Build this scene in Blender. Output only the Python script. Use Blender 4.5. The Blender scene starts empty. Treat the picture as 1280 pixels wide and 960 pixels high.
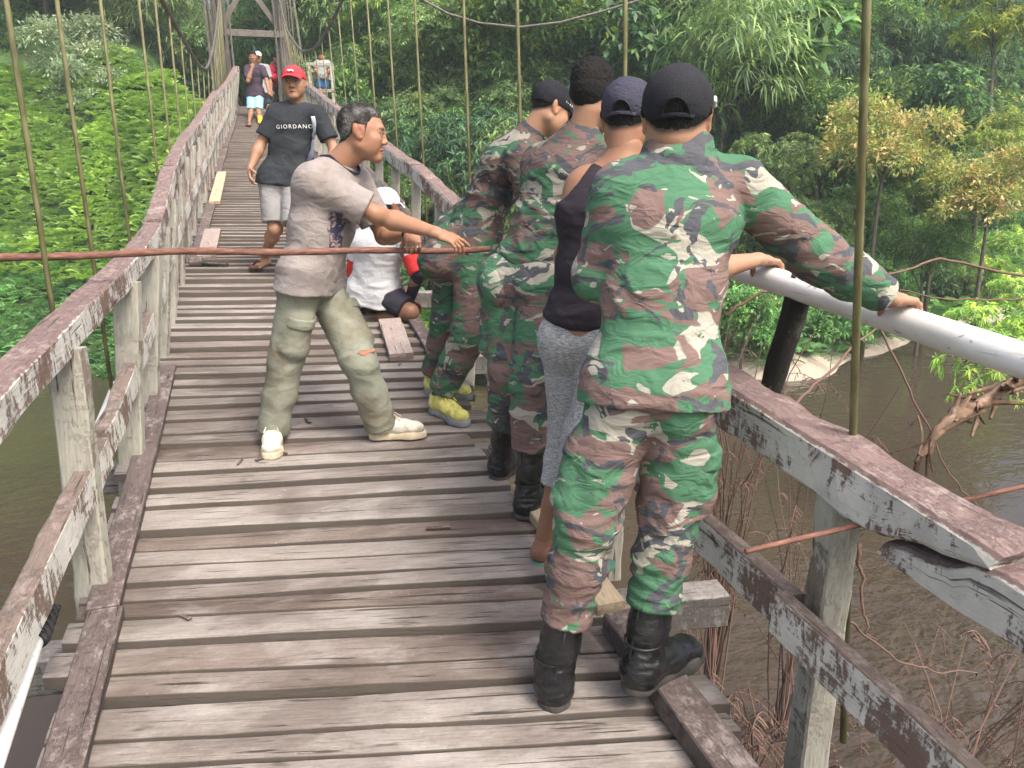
import bpy, math, random
import numpy as np
from math import sin, cos, pi, radians
from mathutils import Vector, Matrix
rng = np.random.default_rng(7)
random.seed(7)
SC = bpy.context.scene
COL = SC.collection
A = lambda *a: np.array(a, float)
def nrm(v):
    v = np.asarray(v, float); return v / max(np.linalg.norm(v), 1e-9)
# ------------------------------------------------------------------ camera frame (real camera, also used to lay joints out at their true depth)
FPX = 960.0
CAMP = A(0, 0, 1.6)
PITCH, YAW, ROLL = radians(15), radians(18.6), radians(-1)
_f = A(sin(YAW)*cos(PITCH), cos(YAW)*cos(PITCH), -sin(PITCH))
_r = A(cos(YAW), -sin(YAW), 0); _u = np.cross(_r, _f)
CR = _r*cos(ROLL) + _u*sin(ROLL); CU = -_r*sin(ROLL) + _u*cos(ROLL); CF = _f
def ray(u, v): return CF + CR*(u-640)/FPX - CU*(v-480)/FPX
def at(u, v, d): return CAMP + ray(u, v)*d
def depth(P): return float((np.asarray(P)-CAMP) @ CF)
# ------------------------------------------------------------------ noise
_perm = np.random.default_rng(3).permutation(256); _perm = np.concatenate([_perm, _perm, _perm])
_grad = np.random.default_rng(4).normal(size=(256, 3)); _grad /= np.linalg.norm(_grad, axis=1)[:, None]
def pnoise(P):
    P = np.asarray(P, float); i = np.floor(P).astype(int); f = P - i; w = f*f*f*(f*(f*6-15)+10); i &= 255
    out = 0
    for dx in (0, 1):
        for dy in (0, 1):
            for dz in (0, 1):
                h = _perm[_perm[_perm[(i[..., 0]+dx) & 255] + ((i[..., 1]+dy) & 255)] + ((i[..., 2]+dz) & 255)]
                g = _grad[h]; d = (g * (f - A(dx, dy, dz))).sum(-1)
                wx = w[..., 0] if dx else 1-w[..., 0]; wy = w[..., 1] if dy else 1-w[..., 1]; wz = w[..., 2] if dz else 1-w[..., 2]
                out = out + d*wx*wy*wz
    return out * 1.6
def fbm(P, o=3):
    s, a = 0, 1.0
    for k in range(o): s = s + a*pnoise(np.asarray(P)*2**k + 17.3*k); a *= .5
    return s
# ------------------------------------------------------------------ meshes
def mk(name, V, F, mat=None, parent=None, smooth=False, attrs=None, loc=None, sharp=None):
    V = np.asarray(V, float).reshape(-1, 3)
    if loc is not None: V = V - np.asarray(loc)
    if not isinstance(F, (list, tuple)): F = [F]
    F = [np.asarray(f, int) for f in F if len(f)]
    me = bpy.data.meshes.new(name)
    me.vertices.add(len(V)); me.vertices.foreach_set('co', V.astype(np.float32).ravel())
    nl = sum(f.size for f in F); npoly = sum(len(f) for f in F)
    me.loops.add(nl); me.polygons.add(npoly)
    me.loops.foreach_set('vertex_index', np.concatenate([f.ravel() for f in F]).astype(np.int32))
    st, k = [], 0
    for f in F:
        st.append(k + np.arange(len(f))*f.shape[1]); k += f.size
    me.polygons.foreach_set('loop_start', np.concatenate(st).astype(np.int32))
    me.update(calc_edges=True); me.validate()
    me.polygons.foreach_set('use_smooth', np.full(len(me.polygons), bool(smooth)))
    for an, (ty, arr) in (attrs or {}).items():
        a = me.attributes.new(an, ty, 'POINT')
        arr = np.asarray(arr, np.float32)
        if ty == 'FLOAT': a.data.foreach_set('value', arr.ravel())
        elif ty == 'FLOAT_VECTOR': a.data.foreach_set('vector', arr.ravel())
        else: a.data.foreach_set('color', arr.ravel())
    if sharp: me.set_sharp_from_angle(angle=radians(sharp))
    if mat: me.materials.append(mat)
    o = bpy.data.objects.new(name, me); COL.objects.link(o)
    if loc is not None and parent is None: o.location = loc
    if parent is not None: o.parent = parent
    return o
def tag(o, label=None, cat=None, group=None, kind=None):
    for k, v in (('label', label), ('category', cat), ('group', group), ('kind', kind)):
        if v: o[k] = v
    return o
def empty(name, loc=(0, 0, 0), parent=None):
    o = bpy.data.objects.new(name, None); COL.objects.link(o); o.location = loc; o.empty_display_size = .1
    if parent is not None: o.parent = parent
    return o
class MB:
    """collects rings / tubes / beams into one mesh, with a wood coordinate per point"""
    def __init__(s): s.V, s.Q, s.N, s.pc, s.tp, s.n = [], [], [], [], [], 0
    def ring(s, R, caps=True, rnd=0., top=None, per=None, u=None):
        R = np.asarray(R, float); n, m = R.shape[:2]; b = s.n
        i = np.arange(n-1)[:, None]*m + np.arange(m)[None]; j = np.arange(n-1)[:, None]*m + (np.arange(m)[None]+1) % m
        s.Q.append((np.stack([i, j, j+m, i+m], -1).reshape(-1, 4)) + b)
        if caps:
            s.N.append((m, b + np.arange(m)[::-1])); s.N.append((m, b + (n-1)*m + np.arange(m)))
        s.V.append(R.reshape(-1, 3)); s.n += n*m
        if u is None:
            c = R.mean(1); u = np.concatenate([[0], np.cumsum(np.linalg.norm(np.diff(c, axis=0), axis=1))])
        if per is None: per = np.linspace(0, 1, m, endpoint=False)*.4
        pc = np.zeros((n, m, 3)); pc[..., 0] = np.asarray(u)[:, None]; pc[..., 1] = np.asarray(per)[None]; pc[..., 2] = rnd
        s.pc.append(pc.reshape(-1, 3))
        tp = np.zeros((n, m)); 
        if top is not None: tp[:] = np.asarray(top)[None]
        s.tp.append(tp.reshape(-1))
        return s
    def beam(s, P, w, h, side=None, ch=.006, jit=.002, seg=None, rnd=None, up=None, wav=0.):
        P = np.asarray(P, float)
        if seg:
            d = np.concatenate([[0], np.cumsum(np.linalg.norm(np.diff(P, axis=0), axis=1))]); k = max(2, int(d[-1]/seg)+1)
            t = np.linspace(0, d[-1], k); P = np.stack([np.interp(t, d, P[:, a]) for a in range(3)], 1)
        T = np.gradient(P, axis=0); T /= np.linalg.norm(T, axis=1)[:, None]
        upv = A(0, 0, 1) if up is None else np.asarray(up, float)
        S = np.cross(T, upv) if side is None else np.broadcast_to(side, T.shape) - (T @ np.asarray(side))[:, None]*T
        S = S/np.linalg.norm(S, axis=1)[:, None]; U = np.cross(S, T)
        a, c = w/2, h/2
        sec = A([-a+ch, c], [a-ch, c], [a, c-ch], [a, -c+ch], [a-ch, -c], [-a+ch, -c], [-a, -c+ch], [-a, c-ch])
        per = A(0, w, w+ch, w+h, w+h+ch, 2*w+h, 2*w+h+ch, 2*w+2*h)
        n = len(P); R = P[:, None] + S[:, None]*sec[None, :, :1] + U[:, None]*sec[None, :, 1:]
        rnd = random.random()*50 if rnd is None else rnd
        if jit: 
            d = pnoise(np.stack([R[..., 0]*9, R[..., 1]*9, R[..., 2]*9+rnd], -1)); d2 = pnoise(R*31+rnd)
            cen = R - P[:, None]; R = R + cen/np.linalg.norm(cen, axis=-1)[..., None]*(d*jit+d2*jit*.6)[..., None]
        return s.ring(R, True, rnd, A(1, 1, .3, 0, 0, 0, 0, .3), per)
    def tube(s, P, r, m=8, rnd=None, caps=True):
        P = np.asarray(P, float); n = len(P); r = np.broadcast_to(r, (n,))
        T = np.gradient(P, axis=0); T /= np.linalg.norm(T, axis=1)[:, None] + 1e-12
        ref = A(0, 0, 1) if abs(T[0, 2]) < .9 else A(1, 0, 0)
        S = np.cross(T, ref); S /= np.linalg.norm(S, axis=1)[:, None] + 1e-12; U = np.cross(S, T)
        a = np.linspace(0, 2*pi, m, endpoint=False)
        R = P[:, None] + (S[:, None]*np.cos(a)[None, :, None] + U[:, None]*np.sin(a)[None, :, None])*r[:, None, None]
        return s.ring(R[:, ::-1], caps, random.random()*50 if rnd is None else rnd, None, np.linspace(0, 1, m, endpoint=False)*.2)
    def build(s, name, mat, parent=None, smooth=False, loc=None, sharp=None):
        F = [np.concatenate(s.Q)] if s.Q else []
        by = {}
        for m, f in s.N: by.setdefault(m, []).append(f)
        F += [np.array(v) for v in by.values()]
        return mk(name, np.concatenate(s.V), F, mat, parent, smooth, {'pc': ('FLOAT_VECTOR', np.concatenate(s.pc)), 'tp': ('FLOAT', np.concatenate(s.tp))}, loc, sharp)
# ------------------------------------------------------------------ materials
class NT:
    def __init__(s, name, rough=.8, spec=.3):
        s.m = bpy.data.materials.new(name); s.m.use_nodes = True; s.t = s.m.node_tree; s.b = s.t.nodes['Principled BSDF']
        s.set(Roughness=rough); s.b.inputs['Specular IOR Level'].default_value = spec
    def set(s, **k):
        for a, v in k.items(): s.put(s.b.inputs[a.replace('_', ' ')], v)
        return s
    def put(s, sock, v):
        if isinstance(v, bpy.types.NodeSocket): s.t.links.new(v, sock)
        elif isinstance(v, (tuple, list)) and len(v) == 3 and sock.type == 'RGBA': sock.default_value = (*v, 1)
        else: sock.default_value = v
    def n(s, ty, out=0, props=None, **k):
        nd = s.t.nodes.new('ShaderNode'+ty)
        for a, v in (props or {}).items(): setattr(nd, a, v)
        for a, v in k.items():
            key = int(a[1:]) if a[0] == 'i' and a[1:].isdigit() else a.replace('_', ' ')
            s.put(nd.inputs[key], v)
        return nd.outputs[out]
    def attr(s, name, out='Vector'): return s.n('Attribute', out, {'attribute_name': name})
    def obj(s): return s.n('TexCoord', 'Object')
    def noise(s, vec, scale, detail=3, rough=.5, dist=0., out=0): return s.n('TexNoise', out, None, Vector=vec, Scale=scale, Detail=detail, Roughness=rough, Distortion=dist)
    def map(s, vec, sc=(1, 1, 1), loc=(0, 0, 0)):
        nd = s.t.nodes.new('ShaderNodeMapping'); s.put(nd.inputs[0], vec); nd.inputs['Scale'].default_value = sc; nd.inputs['Location'].default_value = loc
        return nd.outputs[0]
    def ramp(s, fac, stops, interp='LINEAR'):
        nd = s.t.nodes.new('ShaderNodeValToRGB'); cr = nd.color_ramp; cr.interpolation = interp
        while len(cr.elements) < len(stops): cr.elements.new(.5)
        for e, (p, c) in zip(cr.elements, stops):
            e.position = p; e.color = (*c, 1) if isinstance(c, (tuple, list)) else (c, c, c, 1)
        s.put(nd.inputs[0], fac); return nd.outputs[0]
    def mix(s, f, a, b, mode='MIX'):
        nd = s.t.nodes.new('ShaderNodeMix'); nd.data_type = 'RGBA'; nd.blend_type = mode
        s.put(nd.inputs[0], f); s.put(nd.inputs[6], a); s.put(nd.inputs[7], b); return nd.outputs[2]
    def math(s, op, a, b=0.): return s.n('Math', 0, {'operation': op}, i0=a, i1=b)
    def step(s, v, lo, hi): return s.n('MapRange', 0, {'interpolation_type': 'SMOOTHSTEP'}, Value=v, From_Min=lo, From_Max=hi)
    def bump(s, h, strength=.4, dist=.01):
        s.put(s.b.inputs['Normal'], s.n('Bump', 0, None, Strength=strength, Distance=dist, Height=h)); return s
    def color(s, c): s.put(s.b.inputs['Base Color'], c); return s
def plain(name, c, rough=.8, spec=.3, var=.25, scale=6, bump=.2, bscale=60):
    n = NT(name, rough, spec); o = n.obj(); f = n.noise(o, scale, 4)
    n.color(n.mix(n.ramp(f, [(.3, 0.), (.7, 1.)]), tuple(x*(1-var) for x in c), tuple(min(1, x*(1+var)) for x in c)))
    n.bump(n.noise(o, bscale, 3), bump, .004); return n.m
def wood_deck():
    n = NT('weathered deck planks', .75, .35); pc = n.attr('pc'); o = n.obj()
    g = n.noise(n.map(pc, (3.2, 42, 1)), 2.4, 7, .7, .15); g2 = n.noise(n.map(pc, (9, 150, 1)), 2.2, 4, .65); g3 = n.noise(o, 70, 4, .7)
    grain = n.math('ADD', n.math('ADD', n.math('MULTIPLY', g, .48), n.math('MULTIPLY', g2, .30)), n.math('MULTIPLY', g3, .22))
    base = n.ramp(grain, [(.26, (.095, .080, .069)), (.42, (.215, .188, .165)), (.52, (.30, .270, .242)), (.64, (.38, .348, .316)), (.78, (.46, .430, .395))])
    r1 = n.ramp(n.noise(n.map(pc, (0, 0, 1.7)), 1., 0), [(.28, 0.), (.72, 1.)])
    base = n.mix(n.math('MULTIPLY', r1, .6), base, n.mix(.55, base, (.40, .375, .355)))
    r2 = n.ramp(n.noise(n.map(pc, (0, 0, 2.9), (3, 9, 4)), 1., 0), [(.46, 0.), (.60, 1.)])
    base = n.mix(n.math('MULTIPLY', r2, .75), base, n.mix(1., base, (.58, .49, .45), 'MULTIPLY'))
    damp = n.ramp(n.noise(n.map(o, (.7, 1.5, 1)), 1.7, 6, .66, .4), [(.44, 0.), (.60, 1.)])
    base = n.mix(n.math('MULTIPLY', damp, .70), base, n.mix(1., base, (.42, .37, .35), 'MULTIPLY'))
    pale = n.ramp(n.noise(n.map(o, (1.1, 2.2, 1), (5, 3, 2)), 2.3, 6, .7, .3), [(.52, 0.), (.68, 1.)])
    base = n.mix(n.math('MULTIPLY', pale, .5), base, (.43, .405, .385))
    knot = n.ramp(n.noise(n.map(pc, (4.5, 14, 1), (2, 5, 1)), 1.2, 2), [(.69, 0.), (.74, 1.)])
    base = n.mix(n.math('MULTIPLY', knot, .7), base, (.05, .038, .034))
    crack = n.ramp(n.noise(n.map(pc, (2.2, 60, 1), (7, 1, 3)), 1., 4, .6, .2), [(.62, 0.), (.66, 1.)])
    base = n.mix(n.math('MULTIPLY', crack, .85), base, (.026, .021, .019))
    spk = n.ramp(n.noise(o, 55, 2), [(.74, 0.), (.77, 1.)]); base = n.mix(n.math('MULTIPLY', spk, .5), base, (.50, .47, .44))
    edge = n.step(n.attr('tp', 'Fac'), .45, .12); base = n.mix(n.math('MULTIPLY', edge, .92), base, n.mix(grain, (.05, .041, .035), (.15, .125, .106)))   # sawn edges: not worn pale; shade of the plank gaps put into their colour
    n.color(base); n.set(Roughness=n.ramp(damp, [(0, .74), (1, .36)]))
    n.bump(n.math('SUBTRACT', grain, n.math('MULTIPLY', crack, .8)), .8, .008); return n.m
def wood_paint(name, topc=(.20, .142, .132), side=(.66, .65, .61), flake=(.15, .10, .08), amt=.5):
    """old rail timber: peeling white paint on its sides, red brown paint on its top face"""
    n = NT(name, .8, .25); pc = n.attr('pc'); o = n.obj(); tp = n.attr('tp', 'Fac')
    g = n.noise(n.map(pc, (4, 60, 1)), 2.5, 6, .7)
    fl = n.noise(n.map(o, (24, 22, 9)), 1.5, 8, .78, .8); fl2 = n.noise(n.map(pc, (26, 9, 1)), 1.3, 5, .7, .6)
    lo = n.noise(o, 3.6, 4, .6)
    v = n.math('ADD', n.math('ADD', n.math('MULTIPLY', fl, .6), n.math('MULTIPLY', fl2, .4)), n.math('ADD', n.math('MULTIPLY', n.math('SUBTRACT', lo, .5), .75), n.math('MULTIPLY', n.math('SUBTRACT', g, .5), .35)))
    mask = n.step(v, .475+.16*(amt-.5), .535+.16*(amt-.5))
    paint = n.mix(n.noise(o, 17, 5, .65), tuple(x*.62 for x in side), tuple(min(.85, x*1.12) for x in side))
    gre = n.ramp(n.noise(o, 5, 5, .65), [(.48, 0.), (.7, 1.)])
    paint = n.mix(n.math('MULTIPLY', gre, .35), paint, (.34, .36, .29))
    bare = n.mix(g, tuple(x*.35 for x in flake), tuple(x*2.1 for x in flake))
    sidec = n.mix(mask, paint, bare)
    tn = n.noise(n.map(pc, (6, 40, 1)), 2., 6, .7)
    topcol = n.mix(tn, tuple(x*.5 for x in topc), tuple(x*1.55 for x in topc))
    pale = n.step(n.math('ADD', n.math('MULTIPLY', n.noise(n.map(o, (20, 12, 14), (3, 3, 3)), 1.6, 7, .75), .7), n.math('MULTIPLY', lo, .3)), .50, .60)
    topcol = n.mix(n.math('MULTIPLY', pale, .55), topcol, (.40, .34, .32))
    wob = n.math('ADD', tp, n.math('MULTIPLY', n.math('SUBTRACT', n.noise(o, 34, 5, .7), .5), 1.1))
    c = n.mix(n.step(wob, .40, .56), sidec, topcol)
    ck = n.ramp(n.noise(n.map(pc, (2.4, 50, 1), (7, 1, 3)), 1.2, 4, .6, .2), [(.64, 0.), (.68, 1.)]); c = n.mix(n.math('MULTIPLY', ck, .8), c, (.03, .024, .02))
    n.color(c); n.bump(n.math('ADD', g, n.math('MULTIPLY', n.math('ADD', mask, ck), -.5)), .8, .007); return n.m
MAT = {}
def mats():
    M = MAT
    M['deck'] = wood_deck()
    M['rail'] = wood_paint('peeling painted rail', amt=.60); M['midrail'] = wood_paint('bare mid rail', (.20, .155, .13), (.70, .69, .64), (.15, .105, .085), .80)
    M['post'] = wood_paint('pale mossy post', (.34, .33, .28), (.46, .455, .39), (.17, .14, .115), .72)
    M['kerb'] = wood_paint('worn brown kerb board', (.135, .105, .098), (.13, .10, .092), (.07, .054, .05), .4)
    M['newwood'] = wood_paint('fresh pale board', (.52, .41, .28), (.46, .35, .23), (.30, .21, .13), .9)
    M['grayboard'] = wood_paint('loose grey board', (.36, .30, .27), (.25, .20, .18), (.12, .09, .08), .6)
    M['beam'] = wood_paint('crossbeam', (.26, .25, .23), (.20, .195, .185), (.09, .08, .075), .6)
    M['darkbeam'] = wood_paint('dark crossbeam', (.05, .05, .05), (.035, .035, .037), (.02, .02, .02), .6)
    M['log'] = wood_paint('charred log', (.10, .07, .055), (.045, .036, .032), (.02, .017, .016), .5)
    M['towerwood'] = wood_paint('tower timber', (.16, .14, .125), (.17, .15, .135), (.10, .09, .08), .55)
    n = NT('algae coated steel rod', .65, .4); o = n.obj(); f = n.noise(n.map(o, (20, 20, 5)), 2, 4)
    n.color(n.ramp(f, [(.3, (.085, .075, .035)), (.5, (.15, .145, .065)), (.75, (.23, .22, .12))])); n.bump(n.noise(o, 90, 3), .4, .002); M['hanger'] = n.m
    n = NT('rusty rod', .75, .35); o = n.obj(); f = n.noise(n.map(o, (6, 30, 30)), 3, 5, .65)
    n.color(n.ramp(f, [(.3, (.07, .032, .024)), (.52, (.17, .08, .058)), (.68, (.24, .12, .085)), (.78, (.46, .33, .22))])); n.bump(f, .6, .004); M['rust'] = n.m
    n = NT('steel cable', .6, .5); o = n.obj(); f = n.noise(o, 20, 4); n.color(n.ramp(f, [(.3, (.05, .045, .04)), (.7, (.16, .14, .12))])); M['cable'] = n.m
    n = NT('grey pipe', .5, .4); o = n.obj(); n.color(n.mix(n.noise(o, 8, 4), (.42, .43, .42), (.55, .56, .55))); M['greypipe'] = n.m
    n = NT('white plastic pipe', .38, .45); o = n.obj(); f = n.ramp(n.noise(n.map(o, (3, 1.2, 3)), 2.2, 6, .65), [(.42, 0.), (.72, 1.)])
    sp = n.ramp(n.noise(n.map(o, (40, 22, 40)), 1.5, 4), [(.66, 0.), (.72, 1.)])
    sc = n.ramp(n.noise(n.map(o, (60, 3, 60)), 1.3, 5, .7), [(.60, 0.), (.68, 1.)]); c = n.mix(n.math('MULTIPLY', f, .65), (.78, .78, .77), (.50, .47, .41)); c = n.mix(n.math('MULTIPLY', sc, .45), c, (.38, .34, .29)); c = n.mix(n.math('MULTIPLY', sp, .7), c, (.26, .22, .18)); n.color(c); n.set(Roughness=n.ramp(f, [(0, .32), (1, .6)])); M['pvc'] = n.m
    M['black'] = plain('black rubber', (.02, .02, .022), .6)
# ------------------------------------------------------------------ the bridge
_g = np.linspace(-6, 30, 721)
def _sm(ys, zs, k=41):
    z = np.interp(_g, ys, zs); w = np.hanning(k); w /= w.sum(); return np.convolve(np.pad(z, k//2, mode='edge'), w, 'valid')
_dz = _sm([-6, -1, 3, 4.5, 6, 7, 8, 10.5, 14, 17, 20, 24], [.1, 0, 0, .03, .17, .27, .35, .52, .80, 1.05, 1.38, 1.5])
_xc = _sm([-6, 5, 9, 13, 16.6, 20.8, 26], [0, 0, .14, .28, .46, .66, .95], 61)
def zd(y): return .0949*np.asarray(y, float) + np.interp(y, _g, _dz)
def xc(y): return np.interp(y, _g, _xc)
def wr(y): return np.interp(y, [0, 5, 7.3, 9, 11, 15, 21], [1.0, 1.0, .94, .88, .83, .66, .36])
SKEW = -.18
def skw(y): return np.interp(y, [-2, 0, 2, 3.4, 5], [-.26, -.26, -.24, -.17, -.17])
def dk(x, y, h=0.):
    """a point of the walkway: x across (bridge axis at x = .32), y along, h above the planks"""
    xx = .32 + (x-.32)*wr(y) + xc(y) if np.ndim(x) or x > .32 else x + xc(y)
    return A(xx, y, zd(y)+h)
YEND = 21.2
def build_bridge():
    br = empty('suspension_bridge', (0.3, 2.5, float(zd(2.5))))
    tag(br, 'old wooden suspension footbridge with plank deck and peeling white and red railings', 'bridge')
    off = -np.asarray(br.location)
    def put(mb, name, mat, parent=br, **k):
        o = mb.build(name, mat, parent, **k)
        if parent is br: o.location = off
        return o
    # --- planks: one deck part
    mb = MB(); y = -1.8; r = np.random.default_rng(11)
    while y < YEND:
        w = r.uniform(.085, .145) if y < 3.5 else r.uniform(.10, .18); gap = r.choice([.002, .005, .009, .017, .028], p=[.38, .28, .18, .10, .06])
        yc = y + w/2
        xl = -.60 - r.uniform(0, .09); xr = 1.10 + r.uniform(-.05, .08)
        if 3.15 < yc < 3.75: xr = 1.0 + r.uniform(-.04, .03)
        rnd = r.uniform(0, 50); dz = r.uniform(-.006, .006); tilt = r.uniform(-.008, .008); rot = r.uniform(-.007, .007)
        n = 26 if yc < 7 else 9
        x = np.linspace(xl, xr, n)
        e1 = pnoise(np.stack([x*2.2, np.full(n, rnd), np.zeros(n)], 1))*.008 + pnoise(np.stack([x*11, np.full(n, rnd), np.zeros(n)+5], 1))*.003
        e2 = pnoise(np.stack([x*2.2, np.full(n, rnd+9), np.zeros(n)], 1))*.008 + pnoise(np.stack([x*11, np.full(n, rnd+9), np.zeros(n)+5], 1))*.003
        sk0, sk1, skm = skw(y)+rot, skw(y+w)+rot*.6, skw(yc)+rot*.8; yy = yc + (x-.3)*skm
        th = .042
        up = zd(yy) + dz + tilt*(x-.3) + pnoise(np.stack([x*1.5, np.full(n, rnd+20), np.zeros(n)], 1))*.004
        xs = np.array([dk(a, b)[0] for a, b in zip(x, yy)])
        hw = w/2
        def P(o, zz): return np.stack([xs, yy+o+(x-.3)*((sk0+(sk1-sk0)*(np.asarray(o)/w+.5))-skm), up+zz + np.zeros(n)], 1)
        R = np.stack([P(-hw+e1+.006, 0), P(-hw*.3, .0015), P(hw*.3, .0015), P(hw+e2-.006, 0), P(hw+e2, -.005), P(hw+e2, -th), P(-hw+e1, -th), P(-hw+e1, -.005)], 1)
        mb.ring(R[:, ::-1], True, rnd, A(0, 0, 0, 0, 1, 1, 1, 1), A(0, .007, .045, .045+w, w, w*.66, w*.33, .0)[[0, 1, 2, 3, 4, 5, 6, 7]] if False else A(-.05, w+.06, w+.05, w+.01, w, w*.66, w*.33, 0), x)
        y += w + gap
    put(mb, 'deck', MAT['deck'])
    # --- cross beams, long bearers below
    k = 0
    for yl in np.arange(-.13, 21, 1.33):
        mb = MB(); w = random.uniform(.11, .13); x0, x1 = -.78, 1.52
        if .5 < yl-.35 < 3: x0 = -.86
        P = [dk(x, yl + (x-x0)*SKEW*.9, -.125) for x in np.linspace(x0, x1, 8)]
        mb.beam(P, w, .13, None, .008, .004, .12 if yl < 6 else None)
        put(mb, 'crossbeam', MAT['beam'])
    for x in (-.42, .3, .98):
        mb = MB(); mb.beam([dk(x, yy, -.26) for yy in np.arange(-1.5, YEND, .5)], .08, .13, None, .006, 0)
        put(mb, 'bearer', MAT['darkbeam'])
    # --- kerb boards
    kb = [(-1.0, 1.735, -.555, 'kerb', .105), (1.74, 2.525, -.555, 'kerb', .105), (2.53, 4.85, -.545, 'kerb', .10), (7.0, 9.5, -.50, 'kerb', .10), (9.45, 11.5, -.46, 'newwood', .12), (11.6, 14, -.52, 'kerb', .10), (14.1, 20.5, -.53, 'kerb', .10)]
    for y0, y1, x, m, w in kb:
        mb = MB(); ys = np.linspace(y0, y1, max(4, int((y1-y0)/(.08 if y1 < 8 else .3)))); h = .022 if m != 'kerb' or y0 < 0 else .02
        if y0 == 1.74: P = [dk(-.565+(yy-1.74)*.02, yy, .022) for yy in ys]
        elif y0 == 2.53: P = [dk(-.562+(yy-2.54)*.015, yy, .024) for yy in ys]
        else: P = [dk(x, yy, .022 if y0 != 9.45 else .045) for yy in ys]
        mb.beam(P, w, .036, None, .004, .003); put(mb, 'kerb_board', MAT[m])
    kb = [(-1.0, 2.02, 1.005, 'kerb', .11, .075), (2.04, 2.95, 1.02, 'newwood', .10, .045), (4.3, 6.5, 1.06, 'kerb', .09, .04), (6.6, 10, 1.06, 'kerb', .09, .04), (10.2, 20.5, 1.06, 'kerb', .09, .04)]
    for y0, y1, x, m, w, h in kb:
        mb = MB(); ys = np.arange(y0, y1+.01, .08 if y1 < 8 else .3)
        mb.beam([dk(x, yy, h/2+.004) for yy in ys], w, h, None, .005, .004); put(mb, 'kerb_board', MAT[m])
    # --- railings
    lx = lambda y: np.interp(y, [-2, 0, 2.2, 3, 4, 4.8, 6.2, 8, 10.7, 14.5, 17, 21], [-.74, -.70, -.632, -.582, -.525, -.50, -.53, -.56, -.56, -.56, -.5, -.46])
    lh = lambda y: np.interp(y, [-2, 1, 3, 4.8, 5.2, 6.2, 7.5, 9, 11, 14, 14.5, 18, 21], [.87, .87, .865, .815, .80, .86, .86, .83, .84, .86, .80, .86, .86])
    rx = lambda y: np.interp(y, [-1, 3, 5, 8, 21], [1.335, 1.335, 1.37, 1.36, 1.42])
    rh = lambda y: np.interp(y, [-1, .95, 1.4, 1.9, 5.2, 6.4, 7, 9, 14, 21], [.70, .735, .745, .755, .80, .84, .80, .82, .84, .84])
    def pt(x, y, h): return dk(x, y, h)
    rl = empty('railing', (-.55, 3, 0), br); tag(rl, 'left railing with curved peeling top rail')
    rr = empty('railing', (1.35, 3, 0), br); tag(rr, 'right railing broken and sagging near the camera')
    for e in (rl, rr): e.location = e.location + Vector(off)
    def putr(mb, name, mat, par, **k):
        o = mb.build(name, mat, par, **k); o.location = Vector(off) - par.location; return o
    brk = [-2, 1.95, 3.05, 4.85, 5.6, 6.35, 9.2, 14.3, 17, 20.6]
    for a, b in zip(brk[:-1], brk[1:]):
        mb = MB(); ys = np.linspace(a, b-.006, max(3, int((b-a)/.09))) if b < 8 else np.linspace(a, b-.01, max(4, int((b-a)/.4)))
        dh = random.uniform(-.012, .012)
        mb.beam([pt(lx(yy), yy, lh(yy)+.014+dh) for yy in ys], .098, .104, None, .009, .007); putr(mb, 'top_rail', MAT['rail'], rl)
    # right: the upper beam ends in a split scarf over the next one
    UY, UT = [.95, 1.0, 1.08, 1.15, 1.20, 1.24, 4], [.032, .045, .070, .090, .11, .125, .125]
    def scarf(ys, hh, th):
        mb = MB(); P = np.array([pt(rx(yy), yy, h) for yy, h in zip(ys, hh)]); n = len(P)
        mb.beam(P, .135, .135, None, .012, .011, None, 4.4); R = mb.V[-1].reshape(n, 8, 3)
        R[:, 3:7, 2] += (.125-np.asarray(th))[:, None]; mb.V[-1] = R.reshape(-1, 3); return mb
    ys = np.linspace(.95, 3.3, 44); th = np.interp(ys, UY, UT)
    putr(scarf(ys, [rh(v)+.012 for v in ys], th), 'top_rail', MAT['rail'], rr)
    ys = np.linspace(-1.2, 1.22, 44); hh = [rh(min(v, .95))-.022 for v in ys]; th = np.clip(.0795-np.interp(ys, UY, UT)-np.interp(ys, [.9, 1.0, 1.06, 1.13, 1.2], [0., .002, .026, .022, .004])+.087, .03, .13)
    mb = MB(); P = np.array([pt(rx(v), v, h) for v, h in zip(ys, hh)]); mb.beam(P, .125, .13, None, .011, .010, None, 9.1)
    R = mb.V[-1].reshape(len(ys), 8, 3); R[:, [0, 1, 2, 7], 2] -= (.13-th)[:, None]; mb.V[-1] = R.reshape(-1, 3); putr(mb, 'top_rail', MAT['rail'], rr)
    r = np.random.default_rng(3)
    for k in range(16):   # splintered ends round the break
        y0 = r.uniform(1.10, 1.30); x0 = rx(y0)+r.uniform(-.058, .03); h0 = rh(y0)+r.uniform(-.035, .05); L = r.uniform(.05, .13); b = pt(x0, y0, h0); e = b+A(r.uniform(-.02, .012), -L, r.uniform(-.035, .01)); w = r.uniform(.006, .014)
        mb = MB(); mb.tube([b, (b+e)/2+A(0, 0, .004), e], [w, w*.75, .001], 5); putr(mb, 'splinter', MAT['rail'], rr)
    brk = [3.31, 5.3, 6.4, 9.2, 12, 15, 20.6]
    for a, b in zip(brk[:-1], brk[1:]):
        mb = MB(); ys = np.linspace(a, b-.006, max(3, int((b-a)/.12)))
        mb.beam([pt(rx(yy), yy, rh(yy)+.005) for yy in ys], .11, .12, None, .009, .007); putr(mb, 'top_rail', MAT['rail'], rr)
    # posts
    yl = [.35, 1.40, 2.70, 3.72, 4.45, 5.1, 5.75, 6.5] + list(np.arange(7.3, 20.6, .8))
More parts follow.
